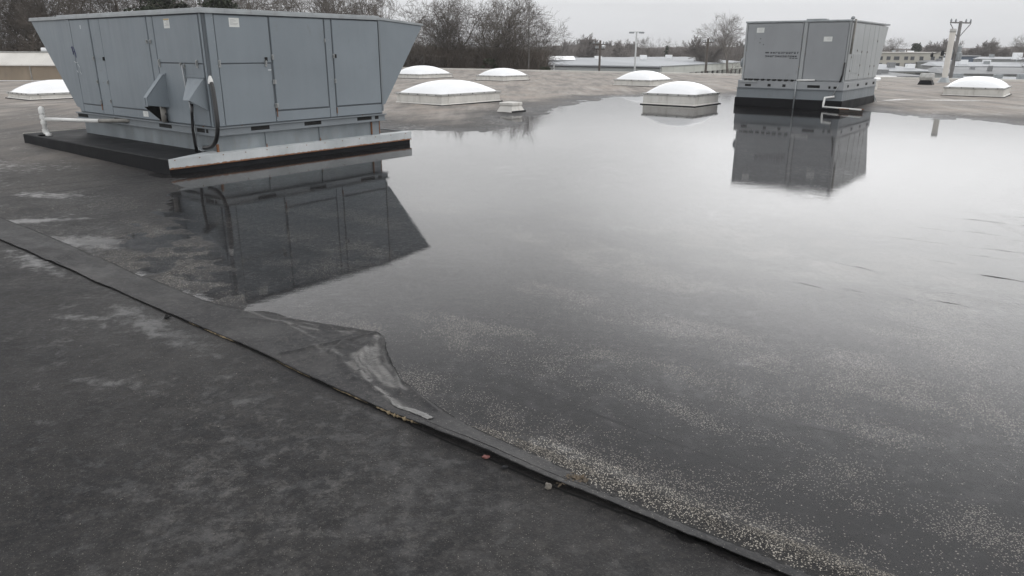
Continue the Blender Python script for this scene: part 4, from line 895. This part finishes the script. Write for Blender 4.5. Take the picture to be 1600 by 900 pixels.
M['wh_roof'] = simple('pale_metal_warehouse_roof', (.34, .355, .37), .6, .2, .05, 0, 0, .4, (.3, .32, .36, .5))
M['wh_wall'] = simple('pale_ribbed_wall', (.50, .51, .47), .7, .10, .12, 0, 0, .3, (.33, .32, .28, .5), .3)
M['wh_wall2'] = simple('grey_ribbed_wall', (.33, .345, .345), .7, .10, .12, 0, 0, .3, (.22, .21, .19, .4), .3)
M['cream'] = simple('cream_rendered_wall', (.46, .44, .385), .8, .06, .2, 0, 0, .3, (.3, .27, .2, .3))
M['glass'] = simple('dark_window', (.05, .055, .06), .2, .2, 1)
M['blue_wall'] = simple('blue_cladding', (.055, .085, .13), .6, .12, .3)
M['grey_roof'] = simple('grey_flat_roof', (.22, .225, .23), .7, .25, .08)
M['asphalt'] = simple('asphalt', (.05, .05, .052), .8, .2, .2)
M['pole_wood'] = simple('dark_pole_timber', (.075, .062, .052), .9, .2, 2)
M['pole_grey'] = simple('weathered_pole_timber', (.17, .165, .16), .9, .2, 2)
M['lamp_metal'] = simple('pale_lamp_metal', (.48, .49, .49), .5, .05, 2)

# long pale warehouse behind the roof edge
K = (25.5, 130, -1.0)
def lerp2(a, b, t): return (a[0]+(b[0]-a[0])*t, a[1]+(b[1]-a[1])*t)
wh = thing('warehouse', 'long low pale warehouse with an open loading side behind the far roof edge', 'warehouse', (K[0], K[1], GZ))
A = (-19.5, 13.5); Bp = (31.0, 52.0)       # ends of the two faces relative to the corner
C_ = (A[0]+Bp[0], A[1]+Bp[1]); ze = -1.0-GZ; zf = -2.35-GZ
def wallseg(mb, p, q, z0, z1, th=.4):
    return bar(mb, p, q, th, z0, z1)
def whp():
    Aq = (-46, 32)
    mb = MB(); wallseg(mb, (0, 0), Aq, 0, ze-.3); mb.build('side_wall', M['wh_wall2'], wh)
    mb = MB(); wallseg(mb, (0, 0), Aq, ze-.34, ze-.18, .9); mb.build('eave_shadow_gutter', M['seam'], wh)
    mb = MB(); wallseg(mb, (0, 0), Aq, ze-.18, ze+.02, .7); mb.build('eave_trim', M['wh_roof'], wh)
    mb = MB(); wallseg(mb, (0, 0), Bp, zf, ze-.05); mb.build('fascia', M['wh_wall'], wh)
    mb = MB(); wallseg(mb, (0, 0), Bp, ze-.05, ze+.08, .7); mb.build('eave_trim', M['cap'], wh)
    for k in range(1, 10):
        p = lerp2((0, 0), Bp, k/10); MB().box(p[0]-.07, p[0]+.07, p[1]-.32, p[1]-.18, zf, ze-.06).build('wall_joint', M['wh_wall2'], wh)
    for k in range(1, 17):
        p = lerp2((0, 0), Bp, k/16.5); MB().box(p[0]-.3, p[0]+.3, p[1]-.1, p[1]+.35, 0, zf).build('pillar', M['wh_wall'], wh)
    # recessed back wall of the loading side, coloured dark to stand for its shade
    rb = MB(); wallseg(rb, (-3.5, 6), (Bp[0]-3.5, Bp[1]+6), 0, zf+.05); rb.build('back_wall', M['ivy'], wh)
    rf = MB(); z = ze; zr = ze+.95
    rf.add([(0, 0, z+.02), (Bp[0], Bp[1], z+.02), (Bp[0]-10, Bp[1]+22, zr), (-12, 24, zr)], [(0, 1, 2, 3)])
    rf.add([(0, 0, z+.02), (-12, 24, zr), (Aq[0]-4, Aq[1]+22, zr), (Aq[0], Aq[1], z+.02)], [(0, 1, 2, 3)])
    rf.add([(-12, 24, zr), (Bp[0]-10, Bp[1]+22, zr), (Bp[0]-20, Bp[1]+60, z), (-50, 90, z), (Aq[0]-4, Aq[1]+22, zr)], [(0, 1, 2, 3, 4)])
    rf.build('roof', M['wh_roof'], wh)
    for k in range(7):
        p = lerp2((0, 0), Aq, .08+k*.12); MB().box(p[0]-.4, p[0]+.4, p[1]-.26, p[1]-.18, 2.2, 3.4).build('window', M['glass'], wh)
    for q, (x, y) in enumerate(((-8, 26), (2, 30), (-20, 34), (9, 38), (-28, 40))):
        MB().box(x-.7, x+.7, y-.5, y+.5, zr-.1, zr+.5+.2*(q % 2)).build('roof_vent', M['dome'], wh, bevel=.05)
whp()
an = thing('shed', 'low white annex shed at the left end of the long warehouse, behind the brown scrub', 'shed', (5.3, 150, GZ))
MB().box(-2.6, 6.8, 0, 8, 0, 6.9).build('walls', M['wh_roof'], an); MB().prism([(-2.9, -.2, 6.9), (7.1, -.2, 6.9), (7.1, 4, 7.5), (-2.9, 4, 7.5)], (0, .1, .12)).build('roof', M['dome'], an)
sh2 = thing('storage_tank', 'small blue storage container in front of the pale warehouse wall', 'container', (7.3, 105, GZ))
MB().box(-1.5, 1.5, -1, 1, .3, 5.05).build('tank_body', M['blue_wall'], sh2, bevel=.2); MB().box(-1.6, 1.6, -1.1, 1.1, 0, .3).build('skid', M['seam'], sh2)
M['lightblue'] = simple('pale_blue_paint', (.20, .33, .45), .5, .1, 2); MB().box(-1.4, 1.4, -1.03, -1.0, 3.6, 5.0).build('side_panel', M['lightblue'], sh2)

# right-hand town
def building(label, x0, y0, x1, y1, dep, zr, wallm, roofm, rows=(), nwin=0, cat='building', name='building', band=None, ww=.9, wh_=1.1, seed=1, rise=0):
    r_ = random.Random(seed); dx, dy = x1-x0, y1-y0; l = hypot(dx, dy); t = thing(name, label, cat, (x0, y0, GZ), atan2(dy, dx)); H_ = zr-GZ
    MB().box(0, l, 0, dep, 0, H_).build('walls', wallm, t)
    if rise: MB().frust([(-.3, -.3, H_), (l+.3, -.3, H_), (l+.3, dep+.3, H_), (-.3, dep+.3, H_)], [(-.3, -.3, H_+.12), (l+.3, -.3, H_+.12), (l-1, dep*.9, H_+rise), (1, dep*.9, H_+rise)]).build('roof', roofm, t)
    else: MB().box(-.3, l+.3, -.3, dep+.3, H_, H_+.25).build('roof', roofm, t, bevel=.05)
    for k in range(int(l/3.5)):
        s = r_.uniform(.8, l-.8); w_ = r_.uniform(.25, .7); y_ = dep*r_.uniform(.3, .7); MB().box(s-w_, s+w_, y_-.4, y_+.4, H_+rise*.3, H_+.25+rise*.8+r_.uniform(.1, .5)).build('roof_vent', r_.choice((M['dome'], M['cap'], M['grey_roof'])), t, bevel=.03)
    if band: MB().box(0, l, -.05, 0, H_-band, H_-band+.25).build('wall_band', M['seam'], t)
    for z in rows:
        for k in range(nwin):
            s = l*(k+.5)/nwin+r_.uniform(-.5, .5); w_ = ww*r_.choice((1, 1, 1.5)); f = MB().box(s-w_/2-.08, s+w_/2+.08, -.06, .0, z-.08, z+wh_+.08).build('window', M['pole_grey'], t)
            MB().box(s-w_/2, s+w_/2, -.075, -.055, z, z+wh_).build('pane', M['glass'], f)
    return t
cb = building('long cream two storey building with dark windows right of the far rooftop unit', 86.5, 180, 102.3, 180.5, 12, 1.15, M['cream'], M['coping'], (6.85, 5.35), 8, seed=5, ww=.8, wh_=.7)
building('low building with a wide pale sloping roof in front of the cream building', 56, 122, 68.5, 122.5, 16, -1.55, M['wh_wall'], M['wh_roof'], (4.3,), 6, band=.5, seed=2, rise=.95)
building('low pale shed seen just left of the exhaust vent', 50, 104, 57.5, 104.5, 8, -1.75, M['wh_wall'], M['grey_roof'], (4.4,), 5, band=.8, seed=3, name='shed', cat='shed', rise=.4)
building('blue clad building with a pale roof line behind the power pole', 115.5, 200, 123.4, 201, 14, .3, M['blue_wall'], M['wh_roof'], (4.9,), 3, seed=4)
building('long grey building with a pale flat roof below the far trees at the right edge', 105, 171, 121, 163, 12, -.1, M['wh_wall2'], M['wh_roof'], (5.3,), 9, band=1.1, seed=6, rise=.5, ww=.8, wh_=.7)
building('grey flat roofed building between the power pole and the right skylight', 64.5, 113, 80, 108, 14, -1.6, M['wh_wall2'], M['grey_roof'], (4.2,), 8, band=.7, seed=7, rise=.8, ww=.8)
building('second low grey building behind the right skylight', 80, 142, 100, 136, 14, -1.1, M['grey_roof'], M['wh_roof'], (4.6,), 9, band=.8, seed=8, rise=.7)
building('small dark roofed shed below the blue clad building', 96, 172, 104, 172, 8, -.9, M['wh_wall2'], M['grey_roof'], (5.0,), 3, seed=9, name='shed', cat='shed', rise=.5)
building('low white shed standing nearest behind the right skylight', 55.5, 95, 66, 92, 7, -1.95, M['wh_wall'], M['wh_roof'], (4.2,), 5, band=.6, seed=10, name='shed', cat='shed', rise=.45)

def car(label, x, y, rz, colr, van=False):
    t = thing('parked_car', label, 'car', (x, y, GZ+4.1), rz, 'vehicles parked beyond the roof edge'); m = simple('car_paint', colr, .3, .05, 1)
    h = 1.9 if van else .95
    MB().prism([(-2.2, -.85, .35), (2.2, -.85, .35), (2.25, -.85, .7), (1.5, -.85, h), (-2.15, -.85, h)], (0, 1.7, 0)).build('body', m, t, bevel=.08)
    if not van: MB().prism([(-1.5, -.72, .95), (1.1, -.72, .95), (.45, -.72, 1.42), (-1.1, -.72, 1.42)], (0, 1.44, 0)).build('cabin', M['glass'], t, bevel=.06)
    for a in (-1.35, 1.35):
        for b_ in (-.86, .72): MB().tube([(a, b_, .33), (a, b_+.14, .33)], .33, 12).build('wheel', M['hole'], t)
deckp = MB().box(38, 100, 84, 93, GZ, GZ+4.1).build('parking_terrace', M['asphalt']); tag(deckp, kind='structure')
for a in (('white van parked nearest the far rooftop unit beyond the roof edge', 44.5, 91, .1, (.6, .6, .6), True), ('dark blue car parked just left of the exhaust vent beyond the roof edge', 50.0, 90, .05, (.04, .05, .15)), ('white car parked left of the dark blue car', 47.0, 88, .2, (.6, .6, .6)), ('silver car parked behind the right skylight', 64, 88, .1, (.35, .36, .37)), ('white car parked to the right of the flue pipe', 57, 88, .1, (.62, .62, .62))): car(*a)

# poles
def power_pole(label, x, y, ztop, r, arms, mat, name='utility_pole', cat='utility pole', cans=0):
    t = thing(name, label, cat, (x, y, GZ)); h = ztop-GZ
    MB().tube([(0, 0, 0), (0, 0, h)], [r*1.25, r*.85], 10).build('pole', mat, t, True)
    for z, l, az in arms:
        c, s = cos(az), sin(az); a = MB().tube([(-l*c, -l*s, h-z), (l*c, l*s, h-z)], .07, 6).build('crossarm', mat, t)
        for q in (-.95, -.5, .5, .95): MB().lathe([(0, .0), (.05, 0), (.10, .12), (.05, .3), (0, .32)], (l*c*q, l*s*q, h-z+.05), 8).build('insulator', M['cap'], a)
    for k in range(cans):
        MB().lathe([(0, 0), (.24, 0), (.26, .1), (.26, .75), (.1, .85), (0, .85)], (.42*cos(k*2.4+.4), .42*sin(k*2.4+.4), h-3.1-.3*k), 12).build('transformer', M['cap'], t)
    return t
power_pole('dark timber utility pole in front of the left face of the pale warehouse', 11.45, 100, 2.85, .15, ((.5, .9, .2), (1.1, .6, .2)), M['pole_wood'])
power_pole('leaning looking brown utility pole in front of the warehouse loading side', 28.1, 110, 3.3, .17, ((.55, .8, .1),), M['pole_wood'])
up = power_pole('weathered grey power pole with crossarms and transformers behind the white flue pipe', 43.6, 75, 4.45, .17, ((.15, 1.35, .35),), M['pole_grey'], cans=3)
MB().tube([(-1.2, -.4, 11.4), (-.1, 0, 10.2)], .04, 5).build('arm_brace', M['pole_grey'], up); MB().tube([(1.25, .45, 11.4), (.1, 0, 10.2)], .04, 5).build('arm_brace', M['pole_grey'], up)
MB().tube([(-2.5, -.2, 8.6), (-.1, 0, 9.1)], .05, 5).build('arm_brace', M['pole_grey'], up)
MB().lathe([(0, 0), (.16, .05), (.16, .5), (0, .55)], (-1.3, -.1, 8.4), 8).build('transformer', M['seam'], up); MB().lathe([(0, 0), (.14, .05), (.14, .4), (0, .45)], (-2.3, -.1, 8.3), 8).build('transformer', M['seam'], up)
power_pole('dark utility pole at the right edge of the picture in front of the scrub tree', 72.0, 105, .65, .16, (), M['pole_wood'])
power_pole('tall thin bare pole rising in front of the right end of the brown trees', 1.55, 74, 5.95, .07, (), M['pole_grey'], name='slender_pole', cat='pole')
power_pole('short white pole beside the annex shed', 6.1, 112, -.3, .1, (), M['lamp_metal'], name='slender_pole', cat='pole')
lp = thing('parking_lamp', 'tall pale parking lot lamp with a twin head above the skylights', 'street lamp', (17.75, 110, GZ))
MB().tube([(0, 0, 0), (0, 0, 11.3)], [.16, .11], 10).build('pole', M['lamp_metal'], lp, True); MB().box(-.95, .95, -.12, .12, 11.28, 11.36).build('arm', M['lamp_metal'], lp)
for s in (-.72, .72): MB().box(s-.36, s+.36, -.22, .22, 11.12, 11.34).build('lamp_head', M['cap'], lp, bevel=.05)
bb = thing('sign_board', 'blank white box shaped sign board on the grey building at the right edge', 'sign', (99.6, 150, -3.0))
MB().box(-.95, .95, -.2, .2, 3.1, 4.4).build('board', M['dome'], bb, bevel=.05); MB().box(-.1, .1, -.1, .1, -4.2, 3.1).build('post', M['cap'], bb)
wr = tag(MB().tube([(-34+i*3.1, 71-.05*i, -.05-.35*sin(pi*i/11)) for i in range(12)], .025, 5).build('overhead_cable', M['lamp_metal']), 'thin pale cable strung low in front of the brown trees', 'cable')

# ---------------------------------------------------------------- bare trees
def tubes_np(S, n):
    """S rows: p0(3) p1(3) r0 r1 -> prisms"""
    S = np.asarray(S); p0, p1 = S[:, :3], S[:, 3:6]; d = p1-p0; d /= np.linalg.norm(d, axis=1)[:, None]+1e-9
    up = np.where(np.abs(d[:, 2:3]) < .9, np.array([[0, 0, 1.]]), np.array([[1., 0, 0]])); a = np.cross(d, up); a /= np.linalg.norm(a, axis=1)[:, None]; b = np.cross(d, a)
    k = len(S); V = np.empty((k, 2*n, 3))
    for i in range(n):
        t = 2*pi*i/n; o = a*cos(t)+b*sin(t); V[:, i] = p0+o*S[:, 6:7]; V[:, n+i] = p1+o*S[:, 7:8]
    f = np.array([(i, (i+1) % n, n+(i+1) % n, n+i) for i in range(n)]); F = (np.arange(k)[:, None, None]*2*n+f[None]).reshape(-1, 4)
    return V.reshape(-1, 3), F
def grow(seed, h, spread=.55, levels=5, fork=.22, upw=.25, kids=(5, 5, 5, 4, 4), minr=.012):
    r = random.Random(seed); trunk = []; twig = []
    def branch(p, d, L_, rad, lev):
        n = 5 if lev < 2 else (4 if lev < 4 else 2); step = L_/n; pts = [p]; q = p; dd = d
        for i in range(n):
            dd = (dd+Vector((r.gauss(0, 1), r.gauss(0, 1), r.gauss(0, .6)))*(.10 if lev == 0 else .17)+Vector((0, 0, upw*(.12 if lev else 0)))).normalized(); q = q+dd*step; pts.append(q)
        taper = .45 if lev == 0 else .35
        for i in range(n):
            r0 = rad*(1-(1-taper)*i/n); r1 = rad*(1-(1-taper)*(i+1)/n)
            (trunk if lev <= 1 else twig).append((*pts[i], *pts[i+1], max(r0, minr), max(r1, minr)))
        if lev >= levels-1: return
        k = kids[lev]
        for j in range(k):
            t = (fork if lev == 0 else .18)+(1-(fork if lev == 0 else .18))*(j+r.random()*.8)/k; t = min(.99, t); i = min(n-1, int(t*n)); f_ = t*n-i; bp = pts[i].lerp(pts[i+1], f_); bd = (pts[i+1]-pts[i]).normalized()
            ax = bd.cross(Vector((r.gauss(0, 1), r.gauss(0, 1), r.gauss(0, 1)))).normalized(); ang = spread*(r.uniform(.7, 1.35)); nd = (bd*cos(ang)+ax*sin(ang)).normalized()
            if lev > 0 and nd.z < -.1: nd.z *= .3; nd.normalize()
            branch(bp, nd, L_*r.uniform(.5, .78)*(1.05-.35*t), rad*(1-(1-taper)*t)*r.uniform(.42, .62), lev+1)
    branch(Vector((0, 0, 0)), Vector((r.gauss(0, .03), r.gauss(0, .03), 1)).normalized(), h*.62, h*.018, 0)
    zs = sorted(q[5] for q in twig); f_ = h/zs[int(len(zs)*.997)]
    return [tuple(c*f_ for c in q[:6])+q[6:] for q in trunk], [tuple(c*f_ for c in q[:6])+q[6:] for q in twig]
_n = {}
def tree_proto(seed, h, mats=('bark', 'twig'), **kw):
    tr_, tw = grow(seed, h, **kw); t = thing('bare_tree', None, None)
    V, F_ = tubes_np(tr_, 7); a = np_mesh('trunk', V, F_, M[mats[0]], t, True); V, F_ = tubes_np(tw, 3); b_ = np_mesh('crown', V, F_, M[mats[1]], t)
    return t
def copy_tree(o):
    c = o.copy(); sc.collection.objects.link(c)
    for ch in o.children:
        d = ch.copy(); sc.collection.objects.link(d); d.parent = c
    return c
near_p = [tree_proto(101, 15, spread=.62, levels=6, kids=(9, 6, 5, 4, 3), fork=.2, minr=.0085), tree_proto(202, 15, spread=.5, levels=6, kids=(9, 6, 5, 4, 3), upw=.5, fork=.18, minr=.0085), tree_proto(303, 15, spread=.72, levels=6, kids=(9, 7, 5, 4, 3), fork=.24, upw=.35, minr=.0085)]
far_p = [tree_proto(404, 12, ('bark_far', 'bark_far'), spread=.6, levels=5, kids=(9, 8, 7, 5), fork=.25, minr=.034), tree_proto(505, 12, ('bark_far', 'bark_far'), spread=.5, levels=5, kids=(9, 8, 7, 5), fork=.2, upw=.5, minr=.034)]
used = set(); 
def place(protos, k, x, y, s, rz, label, group, sz=1, z=GZ):
    p = protos[k % len(protos)]
    if id(p) in used: o = copy_tree(p)
    else: used.add(id(p)); o = p
    o.location = (x, y, z); o.rotation_euler = (0, 0, rz); o.scale = (s, s, s*sz); tag(o, label, 'tree', group); return o
TG = 'bare trees beyond the far left of the roof'
LABS = ['bare tree whose crown is cut by the left picture edge', 'bare tree standing behind the leftmost ones at the picture edge', 'bare tree with low limbs above the left end of the tan wall', 'bare tree above the small white vent box on the tan wall', 'bare tree just left of the tip of the near unit left hood', 'bare tree half hidden by the tip of the near unit left hood', 'bare tree at the left edge of the picture above the tan wall', 'second bare tree from the left edge above the tan wall', 'thick forked bare tree above the tan wall', 'bare tree above the corner of the near unit left hood', 'bare tree just right of the near unit left hood corner', 'bare tree behind the second door of the near unit left face',
        'bare tree left of the dark evergreens', 'bare tree directly beside the left dark evergreen', 'bare tree behind the two dark evergreens', 'bare tree just right of the dark evergreens', 'tall bare tree behind the middle door of the near unit right face', 'bare tree behind the last door of the near unit right face', 'tallest bare tree above the right end of the near unit', 'bare tree over the start of the near unit right hood']
for i, (x, y, s) in enumerate(((-51, 60, 1.0), (-49.5, 66, 1.1), (-45.2, 60.5, 1.1), (-41.2, 64, 1.1), (-37.6, 60, 1.1), (-34.5, 61, 1.0), (-47, 58, 1.05), (-43, 62, 1.15), (-39.5, 57, 1.0), (-36, 63, 1.2), (-33.5, 70, 1.1), (-31, 66, 1.15), (-29, 74, 1.1), (-27, 69, 1.12), (-25, 77, 1.2), (-22.5, 74, 1.05), (-19.5, 78, 1.15), (-17.5, 73, 1.05), (-15, 80, 1.2), (-13.2, 76, 1.08))):
    lab = LABS[i]
    place(near_p, i, x, y, s, i*1.9, lab, TG)
RB = [(-13.4, 79, .98, 'tall bare tree at the tip of the near unit right hood'), (-11.2, 76, .90, 'bare tree first in the brown clump right of the near unit'), (-9.6, 80, .93, None), (-8.0, 77, .89, None), (-6.4, 79, .92, None), (-5.0, 76, .93, None), (-3.4, 80, .98, 'tallest bare tree in the brown clump behind the thin pole'), (-1.9, 77, .90, None), (-.5, 79, .80, 'wide bare tree spreading right at the end of the brown clump'), (.9, 80, .62, 'lowest bare tree at the right tip of the brown clump')]
for i, (x, y, s, lab) in enumerate(RB):
    place(near_p, i+1, x, y, s, i*2.3+1, lab or {2: 'bare tree third from the left in the brown clump', 3: 'bare tree over the left half of the large skylight', 4: 'bare tree over the right half of the large skylight', 5: 'bare tree left of the tallest one in the brown clump', 7: 'bare tree just right of the thin pole in the brown clump'}[i], 'bare trees in the clump behind the skylights')
FG = 'bare trees on the far skyline'; BIG = {3, 4, 5, 6, 8, 9, 10, 11}
for i, (x, y, s, lab) in enumerate(((17.0, 178, 1.0, 'rounded bare tree on the skyline left of the dark utility pole'), (11.5, 190, .92, 'smaller bare tree on the skyline beside the brown clump'), (27, 190, .86, 'thin bare tree just right of the dark utility pole'), (37.5, 200, 1.0, 'bare tree on the skyline right of the parking lamp'), (45.0, 205, .98, 'small spreading bare tree midway between lamp and brown pole'), (50.0, 185, 1.2, 'tall bare tree left of the brown utility pole'), (45.5, 160, 1.36, 'largest bare skyline tree beside the far rooftop unit'), (44.0, 168, .98, 'lower bare tree behind the largest skyline tree'), (95, 205, 1.0, 'left one of two bare trees over the cream building'), (101, 210, 1.02, 'right one of two bare trees over the cream building'), (142, 225, 1.0, 'bare tree over the long grey building'), (152, 222, 1.1, 'bare tree near the white sign board'), (133, 240, .95, 'bare tree to the right of the blue clad building'))):
    place(near_p if i in BIG else far_p, i, x, y, s*(.8 if i in BIG else 1), i*1.3, lab, FG)
for i in range(30):
    a = rnd.random(); x, y = ((14+66*a, 222+18*rnd.random()) if i < 16 else (100+75*a, 226+16*rnd.random()))
    place(far_p, i, x, y, rnd.uniform(.82, 1.08), i*2.1, 'one of the small bare trees that merge into the far skyline woods', 'small bare trees in the far skyline woods')
place(near_p, 1, 76.0, 108, .62, .4, 'dark low bare scrub tree at the right edge behind the right skylight', 'bare trees at the right edge')
place(near_p, 2, 80.0, 112, .60, 2.4, 'dark low bare scrub tree at the very right edge of the picture', 'bare trees at the right edge')

# evergreens behind the near unit
def leafy(name, label, x, y, h, wd, seed, n=9000, mat='needles', leaf=.16, group=None, conic=True, z0=.12):
    t = thing(name, label, 'tree' if conic else 'bush', (x, y, GZ), 0, group); r = np.random.default_rng(seed)
    MB().tube([(0, 0, 0), (.05, 0, h*.5), (0, 0, h*.96)], [h*.02, h*.014, .02], 8).build('trunk', M['bark'], t, True)
    nc = int(h*7); cz = h*(z0+(1-z0)*r.random(nc)**.8); rad = wd*((1-(cz/h-z0)/(1-z0))**.75*.95+.08) if conic else wd*np.sqrt(np.clip(1-((cz/h-.5)/.5)**2, .05, 1)); ca = r.uniform(0, 6.28, nc); cr_ = rad*r.uniform(.45, 1, nc); cs = r.uniform(.35, .9, nc)*wd*.34
    pick = r.integers(0, nc, n); o = r.normal(0, 1, (n, 3)); o /= np.linalg.norm(o, axis=1)[:, None]; o *= (r.random(n)**.5)[:, None]*cs[pick][:, None]; o[:, 2] *= .55
    P = np.stack([np.cos(ca[pick])*cr_[pick], np.sin(ca[pick])*cr_[pick], cz[pick]], -1)+o
    a = r.normal(0, 1, (n, 3)); a /= np.linalg.norm(a, axis=1)[:, None]; b_ = np.cross(a, r.normal(0, 1, (n, 3))); b_ /= np.linalg.norm(b_, axis=1)[:, None]; s = leaf*r.uniform(.6, 1.4, n)[:, None]
    V = np.stack([P-a*s, P+b_*s*.45, P+a*s, P-b_*s*.45], 1).reshape(-1, 3); F_ = np.arange(4*n).reshape(-1, 4); np_mesh('crown', V, F_, M[mat], t); return t
leafy('evergreen_tree', 'dark evergreen tree showing above the front corner of the near unit', -27.5, 60, 15.5, 4.6, 1, 16000, group='dark evergreens behind the near unit')
leafy('evergreen_tree', 'second dark evergreen tree just right of the front corner of the near unit', -22.8, 60, 14.6, 4.2, 2, 14000, group='dark evergreens behind the near unit')
leafy('evergreen_tree', 'small dark evergreen on the skyline right of the cream building', 108.5, 205, 10.6, 3.0, 3, 3500, leaf=.35)
leafy('evergreen_tree', 'little dark evergreen between two bare skyline trees', 41.5, 205, 9.9, 1.2, 4, 900, leaf=.3)
M['yellow'] = simple('yellow_green_leaves', (.18, .16, .04), .8, .3, 1)
leafy('yellow_bush', 'yellow green bush above the long grey building at the right', 128, 185, 8.7, 1.5, 5, 900, 'yellow', .25, conic=False)
leafy('ivy_bush', 'dull green ivy covered bush at the right foot of the brown clump', 3.2, 74, 7.2, 1.6, 6, 5000, 'ivy', .09, conic=False, z0=.3)
leafy('ivy_bush', 'dull green ivy mass low in the middle of the brown clump', -2.2, 73, 7.9, 1.9, 8, 5000, 'ivy', .09, conic=False, z0=.3)

def thicket(name, label, boxes, n, hgt, thick, mat, seed):
    r = np.random.default_rng(seed); S = []
    for (x0, y0, x1, y1, dpt, zt, frac) in boxes:
        k = int(n*frac); t = r.random(k); x = x0+(x1-x0)*t; y = y0+(y1-y0)*t+dpt*r.random(k)
        top = zt*(.25+1.1*fbm(x*.11+seed, y*.05, 4))
        zb = GZ+(top-GZ)*r.random(k)**1.1*.95; L_ = hgt*r.uniform(.4, 1.1, k); L_ = np.minimum(L_, (top-zb)*1.05+.3)
        d = r.normal(0, .42, (k, 3)); d[:, 2] = 1; d /= np.linalg.norm(d, axis=1)[:, None]
        p0 = np.stack([x, y, zb], -1); p1 = p0+d*L_[:, None]; th = thick*r.uniform(.5, 1.3, k)
        S.append(np.concatenate([p0, p1, th[:, None], th[:, None]*.35], 1))
    V, F_ = tubes_np(np.concatenate(S), 3); o = np_mesh(name, V, F_, M[mat]); return tag(o, label, 'undergrowth' if 'under' in name else 'woods', kind='stuff')
thicket('undergrowth', 'dense brown leafless undergrowth at the foot of the bare trees behind the roof', [(-62, 63, -22, 66, 6, 2.6, .36), (-26, 72, -6, 74, 6, 2.2, .34), (-8, 73, 3.5, 74, 6, 1.9, .30), (2.5, 74, 5.6, 75, 4, -1.0, .06)], 62000, 1.9, .022, 'scrub', 3)
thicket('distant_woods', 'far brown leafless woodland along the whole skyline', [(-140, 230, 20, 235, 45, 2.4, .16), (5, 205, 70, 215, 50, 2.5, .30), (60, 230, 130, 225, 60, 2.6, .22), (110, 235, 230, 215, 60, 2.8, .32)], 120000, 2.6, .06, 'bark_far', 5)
hb = MB(); r = random.Random(3); n = 160
for i in range(n+1):
    a = radians(-58+118*i/n); R_ = 300+40*sin(i*.21); x, y = R_*sin(a), R_*cos(a); h = 1.1+1.0*(math.sin(i*.37)+math.sin(i*1.13+1)+math.sin(i*2.9))*.35+.5*r.random()
    hb.v += [(x, y, GZ-.2), (x, y, h), (x*1.25, y*1.25, h+1.6), (x*1.5, y*1.5, GZ-.2)]
for i in range(n):
    for j in range(3): hb.f.append((4*i+j, 4*i+j+1, 4*i+4+j+1, 4*i+4+j))
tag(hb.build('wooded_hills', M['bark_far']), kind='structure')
hm = bpy.data.materials.new('damp_air'); hm.use_nodes = True; hn = hm.node_tree.nodes; hn.clear(); ho = hn.new('ShaderNodeOutputMaterial'); hv = hn.new('ShaderNodeVolumePrincipled')
hv.inputs['Color'].default_value = (.97, .97, .98, 1); hv.inputs['Density'].default_value = .00045; hm.node_tree.links.new(hv.outputs[0], ho.inputs['Volume'])
tag(MB().box(-1600, 1600, -400, 2600, GZ-1, 26).build('haze', hm), kind='stuff')
print('objects', len(sc.objects))
